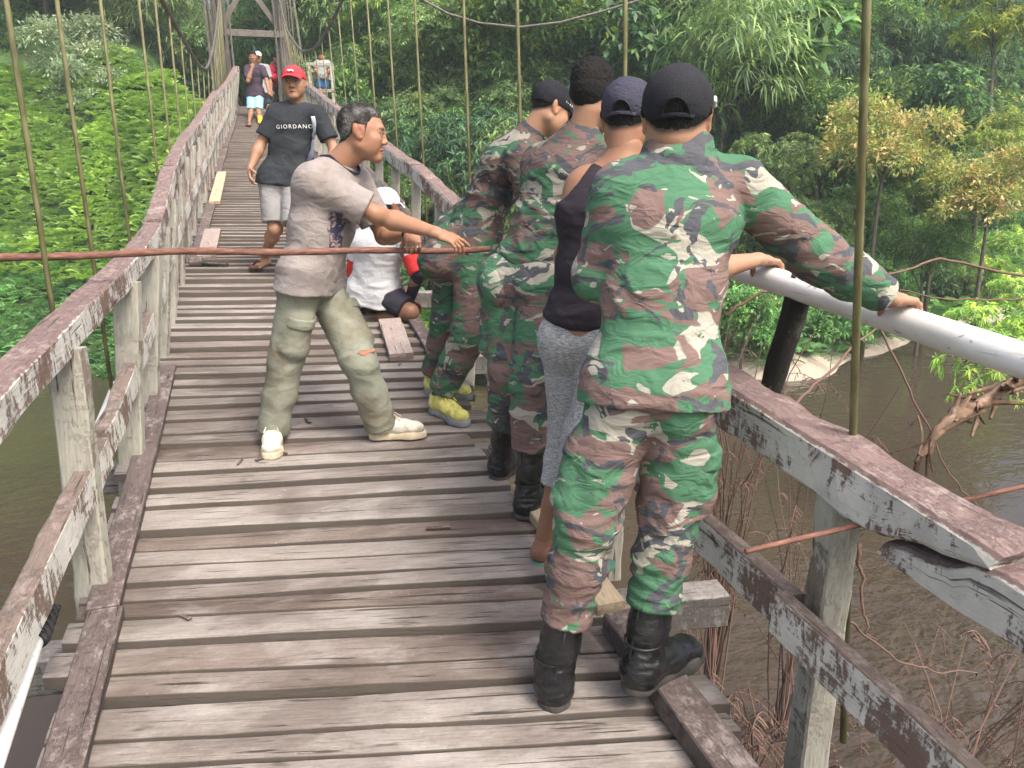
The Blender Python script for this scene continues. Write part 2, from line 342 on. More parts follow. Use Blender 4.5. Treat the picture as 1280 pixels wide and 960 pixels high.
    for yy in yl:
        mb = MB(); b = pt(-.622, yy, -.20); t = pt(lx(yy)+.022, yy+.03, lh(yy)-.026)
        mb.beam(np.linspace(b, t, 12), .105, .065, A(1, SKEW, 0)/1.016, .006, .005, up=A(0, 1, 0)); putr(mb, 'post', MAT['post'], rl)
    for yy in [.3, 1.40, 2.6, 3.75, 4.75, 5.6, 6.4] + list(np.arange(7.3, 20.6, .85)):
        mb = MB(); b = pt(1.285, yy, -.25); t = pt(rx(yy)-.018, yy, rh(yy)-.030)
        mb.beam(np.linspace(b, t, 12), .078, .085, A(1, SKEW, 0)/1.016, .006, .006, up=A(0, 1, 0)); putr(mb, 'post', MAT['post'], rr)
    # mid rails
    for a, b, hh in ((-2, 1.42, .36), (1.43, 2.95, .375), (2.96, 3.75, .40), (3.76, 5.3, .42), (5.31, 9, .46), (9.02, 13, .46), (13.02, 20.6, .44)):
        mb = MB(); ys = np.linspace(a, b, max(3, int((b-a)/.10))) if b < 8 else np.linspace(a, b, 12)
        mb.beam([pt(np.interp(yy, [0, 1.4, 2.5, 3.2, 5, 21], [-.665, -.635, -.595, -.555, -.53, -.52]), yy, hh+.012) for yy in ys], .058, .115, None, .005, .006); putr(mb, 'mid_rail', MAT['midrail'], rl)
    for a, b, hh, xx in ((-1.2, 1.47, .355, 1.218), (1.475, 3.4, .33, 1.275), (3.41, 7, .40, 1.32), (7.02, 20.6, .42, 1.33)):
        mb = MB(); ys = np.linspace(a, b, max(3, int((b-a)/.10))) if b < 8 else np.linspace(a, b, 12)
        mb.beam([pt(xx, yy, hh) for yy in ys], .055 if a > -1 else .042, .125, None, .005, .006); putr(mb, 'mid_rail', MAT['midrail'], rr)
    # outer planking of the far left railing (vertical boards seen edge-on)
    for yy in np.arange(5.4, 16, .36):
        if random.random() < .25: continue
        mb = MB(); x = -.515; h1 = lh(yy)-.07; h0 = random.uniform(-.05, .12)
        mb.beam(np.linspace(pt(x-.06, yy, h0), pt(lx(yy)+.035, yy+random.uniform(-.12, .12), h1), 5), .022, random.uniform(.09, .15), A(1, 0, 0), .004, .004, up=A(0, 1, 0)); putr(mb, 'paling', MAT['rail'], rl)
    # --- main cables and hangers
    zl = lambda y: np.interp(y, [-4, 0, 3, 5, 8, 10, 12, 13.5, 15.3, 17, 18.8, 20.2], [6.6, 5.0, 4.1, 3.62, 3.24, 3.17, 3.15, 3.28, 3.85, 4.5, 5.35, 6.2])
    zr = lambda y: np.interp(y, [-4, 0, 3, 5, 8, 10.5, 12.5, 14, 16, 18.6, 19.6, 20.4], [6.9, 5.4, 4.6, 4.2, 3.88, 3.74, 3.68, 3.72, 3.95, 4.72, 5.3, 6.0])
    xl = lambda y: np.interp(y, [-4, 5, 20.2], [-.66, -.64, -.62]) + xc(y)
    xr_ = lambda y: np.interp(y, [-4, .3, 1.45, 2.84, 5, 10.5, 13.8, 16, 18.6, 20.4], [.85, .96, 1.05, 1.38, 1.44, 1.40, 1.38, 1.33, 1.28, 1.25])
    ys = np.linspace(-4, 20.2, 90)
    ker = np.hanning(9)/np.hanning(9).sum()
    def smc(v): return np.convolve(np.pad(v, 4, mode='edge'), ker, 'valid')
    for fx, fz in ((xl, zl), (xr_, zr)):
        mb = MB(); mb.tube(np.stack([fx(ys), ys, smc(fz(ys))], 1), .022, 8); put(mb, 'main_cable', MAT['cable'], smooth=True)
    for yy in [.6, 3.10, 4.06, 5.25, 6.8, 7.8, 8.8, 9.8, 10.8, 11.8, 12.8, 13.8, 14.8] + list(np.arange(15.6, 20, .45)):
        mb = MB(); b = A(-.70+xc(yy), yy, zd(yy)-.1); t = A(xl(yy), yy, zl(yy)); m = (b+t)/2 + A(random.uniform(-.01, .01), random.uniform(-.02, .02), 0)
        mb.tube([b, m, t], .0098 if yy < 9 else .0085, 7); put(mb, 'hanger', MAT['hanger'], smooth=True)
    for yy in [.3, 1.45, 2.84, 4.06, 5.12, 6.5, 7.6, 8.7, 9.8, 10.9, 12, 13, 14, 15] + list(np.arange(15.6, 20, .45)):
        mb = MB(); b = A(1.462 if yy < 2 else 1.46, yy, zd(yy)-.1) if yy < 9 else A(min(1.46, rx(yy)+.08), yy, zd(yy)-.1); t = A(xr_(yy), yy, zr(yy)); m = (b+t)/2 + A(random.uniform(-.008, .008), 0, 0)
        mb.tube([b, m, t], .0098 if yy < 9 else .0085, 7); put(mb, 'hanger', MAT['hanger'], smooth=True)
    # --- far tower
    tw = empty('tower', (.55, 20.4, 3.4), br); tw.location = tw.location + Vector(off); tag(tw, 'far wooden portal tower carrying the main cables')
    def putt(mb, name):
        o = mb.build(name, MAT['towerwood'], tw); o.location = Vector(off) - tw.location
    for x in (-.13, 1.27):
        for q, (dx, dy) in enumerate(((-.09, 0), (.09, .05), (0, .22))):
            mb = MB(); mb.beam([A(x+dx, 20.4+dy, zd(20.4)-2.5), A(x+dx*.8, 20.4+dy, 5), A(x+dx*.6, 20.4+dy, 8.2)], .12, .12, A(1, 0, 0), .01, .004, .3, up=A(0, 1, 0)); putt(mb, 'column')
    for z, h in ((4.95, .15), (7.9, .2)):
        mb = MB(); mb.beam([A(-.22, 20.28, z), A(1.36, 20.28, z)], .12, h, None, .01, .004, .2); putt(mb, 'crossbar')
    for s in (0, 1):
        mb = MB(); mb.beam([A(-.1, 20.3+.08*s, 5.05 if s else 7.0), A(1.22, 20.3+.08*s, 7.0 if s else 5.05)], .06, .12, None, .008, .003, .2); putt(mb, 'brace')
    # old loose suspender poles that hang beside the tower legs
    for x in list(np.linspace(-.36, .10, 9)) + list(np.linspace(1.08, 1.50, 8)):
        mb = MB(); yy = 20.1+random.uniform(-.3, .2); mb.tube([A(x, yy, zd(20)-.4), A(x+random.uniform(-.05, .05), yy, 5.5), A(x*.9+.06, yy+.2, 8.)], random.uniform(.012, .028), 6); putt(mb, 'stay')
    mb = MB(); mb.tube([at(378, 78, 19.), at(372, 35, 19.), at(365, -12, 19.)], .03, 8); putt(mb, 'pole')
    return br
def tube_obj(name, P, r, mat, label, cat, m=10, group=None, smooth=True):
    P = np.asarray(P, float); mb = MB(); mb.tube(P, r, m); o = mb.build(name, mat, None, smooth, loc=P[0], sharp=50); tag(o, label, cat, group); return o
def build_bridge_things():
    # white water pipe outside the right railing
    y = np.linspace(.2, 4.7, 24); P = np.stack([np.full(24, 1.76)+.012*np.sin(y), y, 1.155+.095*(y-1.5)+.008*np.sin(y*1.3)], 1)
    o = tube_obj('water_pipe', P, .044, MAT["pvc"], "thick white plastic water pipe running outside the right railing, gripped by the soldiers", "pipe", 20)
    # joint sleeve as part
    mb = MB(); k = A(1.772, 1.02, 1.155+.095*(1.02-1.5)+.008); mb.tube([k-A(0, .10, .0095), k+A(0, .10, .0095)], .050, 20); s = mb.build('coupling', MAT['pvc'], o, True, loc=None, sharp=50); s.location = -Vector(P[0])
    # thin conduit on the left
    P = np.array([dk(np.interp(yy, [1, 2.2, 2.7], [-.60, -.62, -.70]), yy, hh) for yy, hh in ((-.6, .26), (.8, .265), (1.6, .275), (2.1, .275), (2.6, .25), (3.2, .22), (4.2, .2))])
    d = np.concatenate([[0], np.cumsum(np.linalg.norm(np.diff(P, axis=0), axis=1))]); t = np.linspace(0, d[-1], 40); P = np.stack([np.interp(t, d, P[:, i]) for i in range(3)], 1)
    o = tube_obj('conduit', P, .020, MAT['pvc'], 'thin white conduit tied low along the left railing posts', 'conduit', 12)
    c = dk(-.619, 2.12, .274); mb = MB()
    th = np.linspace(0, 5*2*pi, 90); H = np.stack([c[0]+.026*np.cos(th), c[1]+np.linspace(-.075, .075, 90), c[2]+.009*(np.linspace(-1, 1, 90))+.026*np.sin(th)], 1)
    mb.tube(H, .009, 6); s = mb.build('wrapping', MAT['black'], o, True); s.location = -Vector(P[0])
    Pw = np.array([at(u, v, 11.) for u, v in ((440, -70), (525, -2), (560, 17), (600, 29), (650, 34), (700, 28), (750, 15), (800, 0), (880, -30))]); tube_obj('cable', Pw, .018, MAT['cable'], 'thin grey cable sagging across the trees at top centre', 'cable', 7)
    return
def wood_chips():
    r = np.random.default_rng(21)
    for k, (u, v, l) in enumerate(((385, 526, .09), (300, 578, .07), (325, 574, .05), (352, 566, .06), (548, 660, .10), (500, 455, .06), (700, 838, .05), (232, 772, .05), (580, 470, .05))):
        p = on_deck(u, v, .008); a = r.uniform(0, 6.28); d = A(cos(a), sin(a), 0)*l; mb = MB(); mb.beam(np.linspace(p-d/2, p+d/2+A(0, 0, .004), 5), r.uniform(.010, .018), .007, None, .002, .002); o = mb.build('wood_chip', MAT['log' if k % 3 == 0 else 'kerb'], None, loc=p)
        tag(o, 'small dark splinter of wood lying on the deck planks', 'wood chip', 'wood splinters on the deck')
def loose_boards():
    def board(P, w, h, mat, label, ang=None, side=None):
        P = np.asarray(P, float); mb = MB(); mb.beam(P, w, h, side, .004, .003, .06); c = P.mean(0); o = mb.build('loose_board', MAT[mat], None, loc=c); tag(o, label, 'board', 'loose boards lying on the bridge'); return o
    # board in front of the seated man
    board([on_deck(502, 446, .03), on_deck(487, 402, .03)], .155, .05, 'grayboard', 'loose grey board lying on the deck beside the seated man')
    board([on_deck(258, 322, .028), on_deck(266, 288, .030)], .15, .04, 'grayboard', 'short warped brown board lying by the left kerb')
    board([on_deck(238, 328, .016), on_deck(284, 331, .016)], .05, .02, 'darkbeam', 'charred black stick lying across the planks by the left kerb')
    board([dk(-.80, 1.22, .20), dk(-.72, 1.66, .06)], .11, .03, 'post', 'grey board end leaning at the left edge in the bottom corner', side=A(0, .3, 1.))
# ------------------------------------------------------------------ river, banks, forest
WZ = -2.6
def shore(x): return np.interp(x, [-80, -20, -6, -3, 2, 5, 8, 10.5, 12, 15, 21, 40, 90], [40, 25, 20.3, 18.8, 16.8, 15.6, 14, 12.7, 13.1, 14.3, 16.2, 21, 30])
def terr(x, y):
    x = np.asarray(x, float); y = np.asarray(y, float)
    s = y - shore(x) + .5*pnoise(np.stack([x*.5, y*.5, 0*x], -1))
    land = np.interp(s, [-30, -3, 0, .6, 1.6, 4, 8, 13, 20, 40, 90], [-5, -1.2, -.12, .16, .42, 2.3, 6.3, 9.5, 14, 24, 34])
    # the bridge end sits on a spur of the bank
    d = np.abs(x-.6); spur = np.interp(y, [15.5, 18, 20.5, 30], [-4, 1.2, 5.6, 6.4])
    w = np.clip(1-(d-1.2)/2.5, 0, 1)
    land = np.where((w > 0) & (y > 15), land*(1-w) + np.minimum(spur, np.maximum(land, spur))*w, land)
    # near bank behind the camera
    back = np.interp(-2.5-y, [-3, 0, 2, 5, 20, 60], [-4, -1, 1.5, 2.3, 5, 15])
    land = np.maximum(land, np.where(y < 3, back, -9))
    return WZ + land + .22*fbm(np.stack([x*.8, y*.8, 0*x], -1), 3)*np.clip((s+1)/3, 0, 1)
def grid_mesh(name, xs, ys, zf, mat, smooth=True):
    X, Y = np.meshgrid(xs, ys, indexing='ij'); Z = zf(X, Y); n, m = X.shape
    i = np.arange(n-1)[:, None]*m + np.arange(m-1)[None]; Q = np.stack([i, i+m, i+m+1, i+1], -1).reshape(-1, 4)
    return mk(name, np.stack([X, Y, Z], -1).reshape(-1, 3), Q, mat, smooth=smooth)
def nature_mats():
    n = NT('river bank soil', .9, .2); o = n.obj(); z = n.n('SeparateXYZ', 2, None, Vector=o); f = n.noise(o, 1.3, 6, .65); f2 = n.noise(o, 9, 5, .6)
    soil = n.mix(f2, (.018, .022, .012), (.06, .055, .03)); soil = n.mix(n.ramp(f, [(.32, 0.), (.55, 1.)]), soil, (.07, .145, .04))
    sand = n.mix(f2, (.30, .255, .20), (.46, .41, .34))
    x = n.n('SeparateXYZ', 0, None, Vector=o)
    right = n.step(x, 7.5, 9.5)
    m = n.math('MULTIPLY', n.math('SUBTRACT', 1., n.step(n.math('ADD', z, n.math('MULTIPLY', n.math('SUBTRACT', f, .5), 1.2)), WZ+.25, WZ+.5)), right)
    n.color(n.mix(m, soil, sand)); n.bump(f2, .8, .08); MAT['soil'] = n.m
    n = NT('murky brown river', .06, .38); o = n.obj()
    n.color(n.mix(n.noise(o, .35, 3), (.046, .034, .025), (.066, .050, .037)))
    w1 = n.noise(n.map(o, (1, 1.6, 1)), 2.6, 3, .55, .4); w2 = n.noise(o, 9, 2, .5)
    big = n.ramp(n.noise(o, .28, 2), [(.42, .2), (.62, .8)]); near = n.step(n.n('VectorMath', 1, {'operation': 'DISTANCE'}, i0=o, i1=(5.6, 3.6, WZ)), 3.6, .8); big = n.math('ADD', big, n.math('MULTIPLY', near, 3.2))
    n.bump(n.math('MULTIPLY', n.math('ADD', w1, n.math('MULTIPLY', w2, .3)), big), .42, .09); MAT['water'] = n.m
    n = NT('bark', .9, .2); o = n.obj(); f = n.noise(n.map(o, (12, 12, 3)), 2, 5, .65); n.color(n.ramp(f, [(.3, (.05, .042, .034)), (.6, (.15, .13, .105)), (.8, (.27, .245, .21))])); n.bump(f, .7, .02); MAT['bark'] = n.m
    n = NT('dead brown stems', .85, .2); o = n.obj(); at_ = n.attr('lc', 'Color'); r = n.n('SeparateColor', 0, None, Color=at_)
    n.color(n.mix(r, (.055, .034, .030), (.20, .125, .10))); MAT['dead'] = n.m
    n = NT('peeling driftwood bark', .85, .25); o = n.obj(); f = n.noise(n.map(o, (14, 14, 14)), 1.5, 5, .65, .5); n.color(n.ramp(f, [(.3, (.08, .052, .036)), (.55, (.19, .125, .085)), (.75, (.38, .29, .22))])); n.bump(f, .8, .01); MAT['drift'] = n.m
LEAF = {}
def leafmat(name, dark, mid, young, hue=.02, val=.35, rough=.5, trans=.38):
    n = NT('leaf '+name, rough, .35); c = n.attr('lc', 'Color'); sp = n.t.nodes.new('ShaderNodeSeparateColor'); n.put(sp.inputs[0], c)
    oi = n.n('ObjectInfo', 5)
    base = n.mix(sp.outputs[0], dark, mid); base = n.mix(sp.outputs[1], base, young)
    hs = n.t.nodes.new('ShaderNodeHueSaturation'); n.put(hs.inputs['Color'], base)
    n.put(hs.inputs['Hue'], n.n('MapRange', 0, None, Value=oi, To_Min=.5-hue, To_Max=.5+hue))
    n.put(hs.inputs['Value'], n.math('ADD', n.math('MULTIPLY', sp.outputs[2], .5), n.n('MapRange', 0, None, Value=oi, To_Min=.75-val*.5, To_Max=.75+val*.5)))
    n.put(hs.inputs['Saturation'], n.n('MapRange', 0, None, Value=sp.outputs[2], To_Min=.80, To_Max=1.0))
    n.color(hs.outputs[0])
    tr = n.t.nodes.new('ShaderNodeBsdfTranslucent'); n.put(tr.inputs[0], n.mix(.5, hs.outputs[0], (1., 1., .5), 'MULTIPLY'))
    mx = n.t.nodes.new('ShaderNodeMixShader'); mx.inputs[0].default_value = trans
    n.t.links.new(n.b.outputs[0], mx.inputs[1]); n.t.links.new(tr.outputs[0], mx.inputs[2])
    n.t.links.new(mx.outputs[0], n.t.nodes['Material Output'].inputs[0]); LEAF[name] = n.m
def leafmats():
    leafmat('forest', (.055, .14, .05), (.17, .35, .10), (.38, .56, .09))
    leafmat('dark', (.04, .105, .05), (.11, .235, .095), (.22, .40, .10))
    leafmat('olive', (.10, .175, .065), (.26, .38, .14), (.40, .52, .15))
    leafmat('pale', (.16, .22, .12), (.34, .42, .26), (.44, .50, .30))
    leafmat('mango', (.075, .19, .055), (.20, .42, .10), (.55, .74, .08))
    leafmat('orange', (.20, .31, .08), (.42, .53, .12), (.88, .64, .26), .012, .2)
    leafmat('yellow', (.15, .29, .05), (.36, .57, .09), (.68, .76, .13))
    leafmat('fern', (.15, .33, .05), (.34, .60, .085), (.55, .80, .14), .012, .2)
    leafmat('herb', (.075, .18, .06), (.17, .38, .10), (.30, .55, .10), .015)
def frame(axis):
    z = axis/np.linalg.norm(axis, axis=-1, keepdims=True); ref = np.where(np.abs(z[..., 2:3]) < .95, A(0, 0, 1), A(1, 0, 0))
    x = np.cross(ref, z); x /= np.linalg.norm(x, axis=-1, keepdims=True); y = np.cross(z, x); return np.stack([x, y, z], -1)   # columns
def spray(kind, r):
    """leaves of one twig: base, direction, length, width (local, twig along +z)"""
    B, D, L, W = [], [], [], []
    def add(b, d, l, w): B.append(b); D.append(d); L.append(l); W.append(w)
    if kind == 'whorl':       # long drooping leaves round the twig tip
        for k in range(12):
            a = k*2.4+r.uniform(-.3, .3); e = r.uniform(-.35, .55); add(A(0, 0, r.uniform(-.10, .04)), A(cos(a)*cos(e), sin(a)*cos(e), sin(e)), r.uniform(.17, .27), r.uniform(.05, .07))
    elif kind == 'bamboo':
        for k in range(11):
            t = k/11; a = r.uniform(0, 2*pi); add(A(0, 0, t*.55-.2), A(cos(a)*.7, sin(a)*.7, .45), r.uniform(.20, .34), r.uniform(.028, .04))
    elif kind == 'broad':
        for k in range(6):
            a = k*2.4+r.uniform(-.4, .4); e = r.uniform(-.3, .6); add(A(0, 0, r.uniform(-.2, .05)), A(cos(a)*cos(e), sin(a)*cos(e), sin(e)), r.uniform(.34, .5), r.uniform(.17, .24))
    elif kind == 'fine':
        for q in range(3):
            a = q*2.1+r.uniform(-.4, .4); d = nrm(A(cos(a), sin(a), r.uniform(.2, .9)))
            s = nrm(np.cross(d, A(0, 0, 1)))
            for k in range(6):
                for sg in (-1, 1): add(d*(.05+.055*k), nrm(d*.5+s*sg+A(0, 0, r.uniform(-.2, .3))), r.uniform(.08, .12), r.uniform(.035, .048))
    elif kind == 'small':
        for k in range(16):
            a = r.uniform(0, 2*pi); e = r.uniform(-.3, 1.2); d = A(cos(a)*cos(e), sin(a)*cos(e), sin(e)); add(d*r.uniform(.03, .22), nrm(d+A(*r.normal(size=3))*.5), r.uniform(.09, .15), r.uniform(.045, .065))
    return np.array(B), np.array(D), np.array(L), np.array(W)
def crown_mesh(kind, pts, axes, scales, r, droop=.5, young=.25, up_young=True):
    Vs, LC = [], []; nv = 5; protos = [spray(kind, r) for _ in range(nv)]
    which = r.integers(0, nv, len(pts))
    for q in range(nv):
        m = which == q; n = int(m.sum())
        if not n: continue
        B, D, L, W = protos[q]; F = frame(axes[m]); a = r.uniform(0, 2*pi, n)
        Rz = np.zeros((n, 3, 3)); Rz[:, 0, 0] = np.cos(a); Rz[:, 0, 1] = -np.sin(a); Rz[:, 1, 0] = np.sin(a); Rz[:, 1, 1] = np.cos(a); Rz[:, 2, 2] = 1
        F = F @ Rz; sc = scales[m][:, None]
        b = np.einsum('nij,lj->nli', F, B)*sc[..., None] + pts[m][:, None]
        d = np.einsum('nij,lj->nli', F, D); d = d + r.normal(0, .15, d.shape)
        d[..., 2] -= droop*.35; d /= np.linalg.norm(d, axis=-1, keepdims=True)
        s = np.cross(d, A(0, 0, 1)) + r.normal(0, .35, d.shape); s /= np.linalg.norm(s, axis=-1, keepdims=True)
        l = (L[None]*sc*r.uniform(.8, 1.2, (n, len(L))))[..., None]; w = (W[None]*sc)[..., None]
        mid = b + d*l*.45; tip = b + d*l; tip[..., 2] -= droop*.3*l[..., 0]
        quad = np.stack([b, mid+s*w*.5, tip, mid-s*w*.5], 2)
        Vs.append(quad.reshape(-1, 3))
        rnd = r.uniform(0, 1, (n, len(L), 1)); sr = r.uniform(0, 1, (n, 1, 1)); yg = (r.uniform(0, 1, (n, 1, 1)) < young)*r.uniform(.35, 1., (n, len(L), 1)) + 0*rnd
        if up_young: yg = yg*np.clip(axes[m][:, 2]*1.5+.5, 0, 1)[:, None, None]
        c = np.concatenate([rnd*.6+sr*.4+0*rnd, yg, sr+0*rnd, np.ones_like(rnd)], -1)
        LC.append(np.repeat(c.reshape(-1, 4), 4, 0))
    V = np.concatenate(Vs); n = len(V)//4
    return V, np.arange(n*4).reshape(n, 4), np.concatenate(LC)
def lobes_points(lobes, n, r):
    P, N = [], []; w = np.array([l[1]**2 for l in lobes]); w /= w.sum()
    for (c, rad, fl), k in zip(lobes, r.multinomial(n, w)):
        d = r.normal(size=(k, 3)); d /= np.linalg.norm(d, axis=1)[:, None]; d[:, 2] = np.where(d[:, 2] < -.35, -d[:, 2], d[:, 2])
        rr = rad*np.where(r.uniform(size=k) < .75, r.uniform(.86, 1.08, k), r.uniform(.4, .9, k))
        nz = 1+.28*pnoise(d*2.3+A(*c)*3.1)
        P.append(A(*c)+d*(rr*nz)[:, None]*A(1, 1, fl)); N.append(d*A(1, 1, 1.2)+A(0, 0, .35))
    return np.concatenate(P), np.concatenate(N)
TREES = {}
def make_tree(key, leaf, mat, h, R, nl, nsp, sc, seed, droop=.5, young=.25, tr=.09, flat=.75, base=None):
    r = np.random.default_rng(seed); lobes = []
    for k in range(nl):
        a = k*2.4+r.uniform(-.5, .5); q = R*(.25+.75*math.sqrt((k+.3)/nl))*.62
        lobes.append(((q*cos(a), q*sin(a), h + r.uniform(-.55, .6)*R*.8), R*r.uniform(.34, .52), flat))
    P, N = lobes_points(lobes, nsp, r)
    root = empty('tree', (0, 0, 0)); V, F, lc = crown_mesh(leaf, P, N, r.uniform(.75, 1.25, len(P))*sc, r, droop, young)
    cr = mk('crown', V, F, LEAF[mat], root, False, {'lc': ('FLOAT_COLOR', lc)})
    mb = MB(); top = A(.1*R, -.05*R, h)
    Pt = np.array([A(0, 0, -4), A(0, 0, 0), A(.04*R, .03*R, h*.5), top]) if base is None else np.array([A(*base), A(*base)*.6+A(0, 0, h*.5), A(.5*R, 0, h*.8), top]); mb.tube(Pt, [tr*1.25, tr*1.1, tr*.8, tr*.4], 8)
    for c, rad, fl in lobes:
        c = A(*c); s = (A(.04*R, .03*R, h*.5) if base is None else A(.5*R, 0, h*.8)); s = s+(top-s)*r.uniform(0, .8); m = (s+c)/2+A(0, 0, .12*R)
        mb.tube([s, m, c], [tr*.45, tr*.3, tr*.12], 5)
        for k in range(5):
            d = nrm(r.normal(size=3)+A(0, 0, .4)); mb.tube([c, c+d*rad*.5+A(0, 0, .05), c+d*rad*.95], [tr*.13, tr*.09, tr*.03], 4)
    mb.build('trunk', MAT['bark'], root, True)
    TREES[key] = (root, h, R, [False])
def tree_protos():
    make_tree('forest', 'whorl', 'forest', 4.6, 2.6, 9, 620, 1.05, 21, .6, .22)
    make_tree('forest2', 'small', 'forest', 4.2, 2.4, 8, 760, 1.35, 22, .4, .25)
    make_tree('dark', 'whorl', 'dark', 5.0, 2.8, 9, 620, 1.1, 23, .7, .12)
    make_tree('dark2', 'broad', 'dark', 4.0, 2.2, 7, 420, .7, 24, .5, .2)
    make_tree('olive', 'fine', 'olive', 4.2, 2.3, 8, 520, 1.25, 25, .4, .3)
    make_tree('olive2', 'whorl', 'olive', 4.4, 2.5, 9, 560, .9, 26, .8, .25)
    make_tree('pale', 'small', 'pale', 3.6, 1.9, 7, 360, 1.5, 27, .5, .3, .06, .6)
    make_tree('mango', 'whorl', 'mango', 3.8, 2.1, 8, 480, 1.0, 28, .8, .33)
    make_tree('bamboo', 'bamboo', 'olive', 4.4, 2.1, 8, 620, 1.2, 29, 1.1, .35, .05, 1.1)
    make_tree('orange', 'small', 'orange', 2.2, 1.55, 10, 620, 1.0, 30, .4, .42, .05, .6)
    make_tree('yellow', 'whorl', 'yellow', 2.4, 1.5, 7, 330, .85, 31, .6, .45, .05, .65)
    make_tree('bigleaf', 'broad', 'forest', 2.6, 1.7, 8, 240, 1.15, 32, .6, .25, .05, .7)
    make_tree('shrub', 'small', 'herb', 1.1, 1.3, 7, 420, 1.1, 33, .4, .3, .04, .55)
    make_tree('willow', 'whorl', 'yellow', 2.2, 1.2, 9, 260, .62, 34, .9, .4, .03, .9, (4.5, 1.5, -3.5))
def plant(key, loc, s, rz, label, group=None, cat='tree', zs=1., name='tree'):
    root, h, R, used = TREES[key]
    if not used[0]: o = root; used[0] = True
    else:
        o = root.copy(); COL.objects.link(o)
        for c in list(root.children):
            d = c.copy(); COL.objects.link(d); d.parent = o
    o.name = name; o.location = loc; o.rotation_euler = (0, 0, rz); o.scale = (s, s, s*zs); tag(o, label, cat, group); return o
def place(key, u, v, d, rpx, label, group=None, cat='tree', zs=1., name='tree'):
    """a tree whose crown centre stands at a measured direction and distance; its trunk runs down to the bank"""
    root, h, R, used = TREES[key]; c = at(u, v, d); s = rpx*d/FPX/R
    g = float(terr(c[0], c[1])); z0 = c[2]-h*s*zs
    if z0 > g: z0 = z0     # trunk reaches 4 units below its root
    return plant(key, (c[0], c[1], z0), s, 0. if key == 'willow' else random.uniform(0, 6.28), label, group, cat, zs, name)
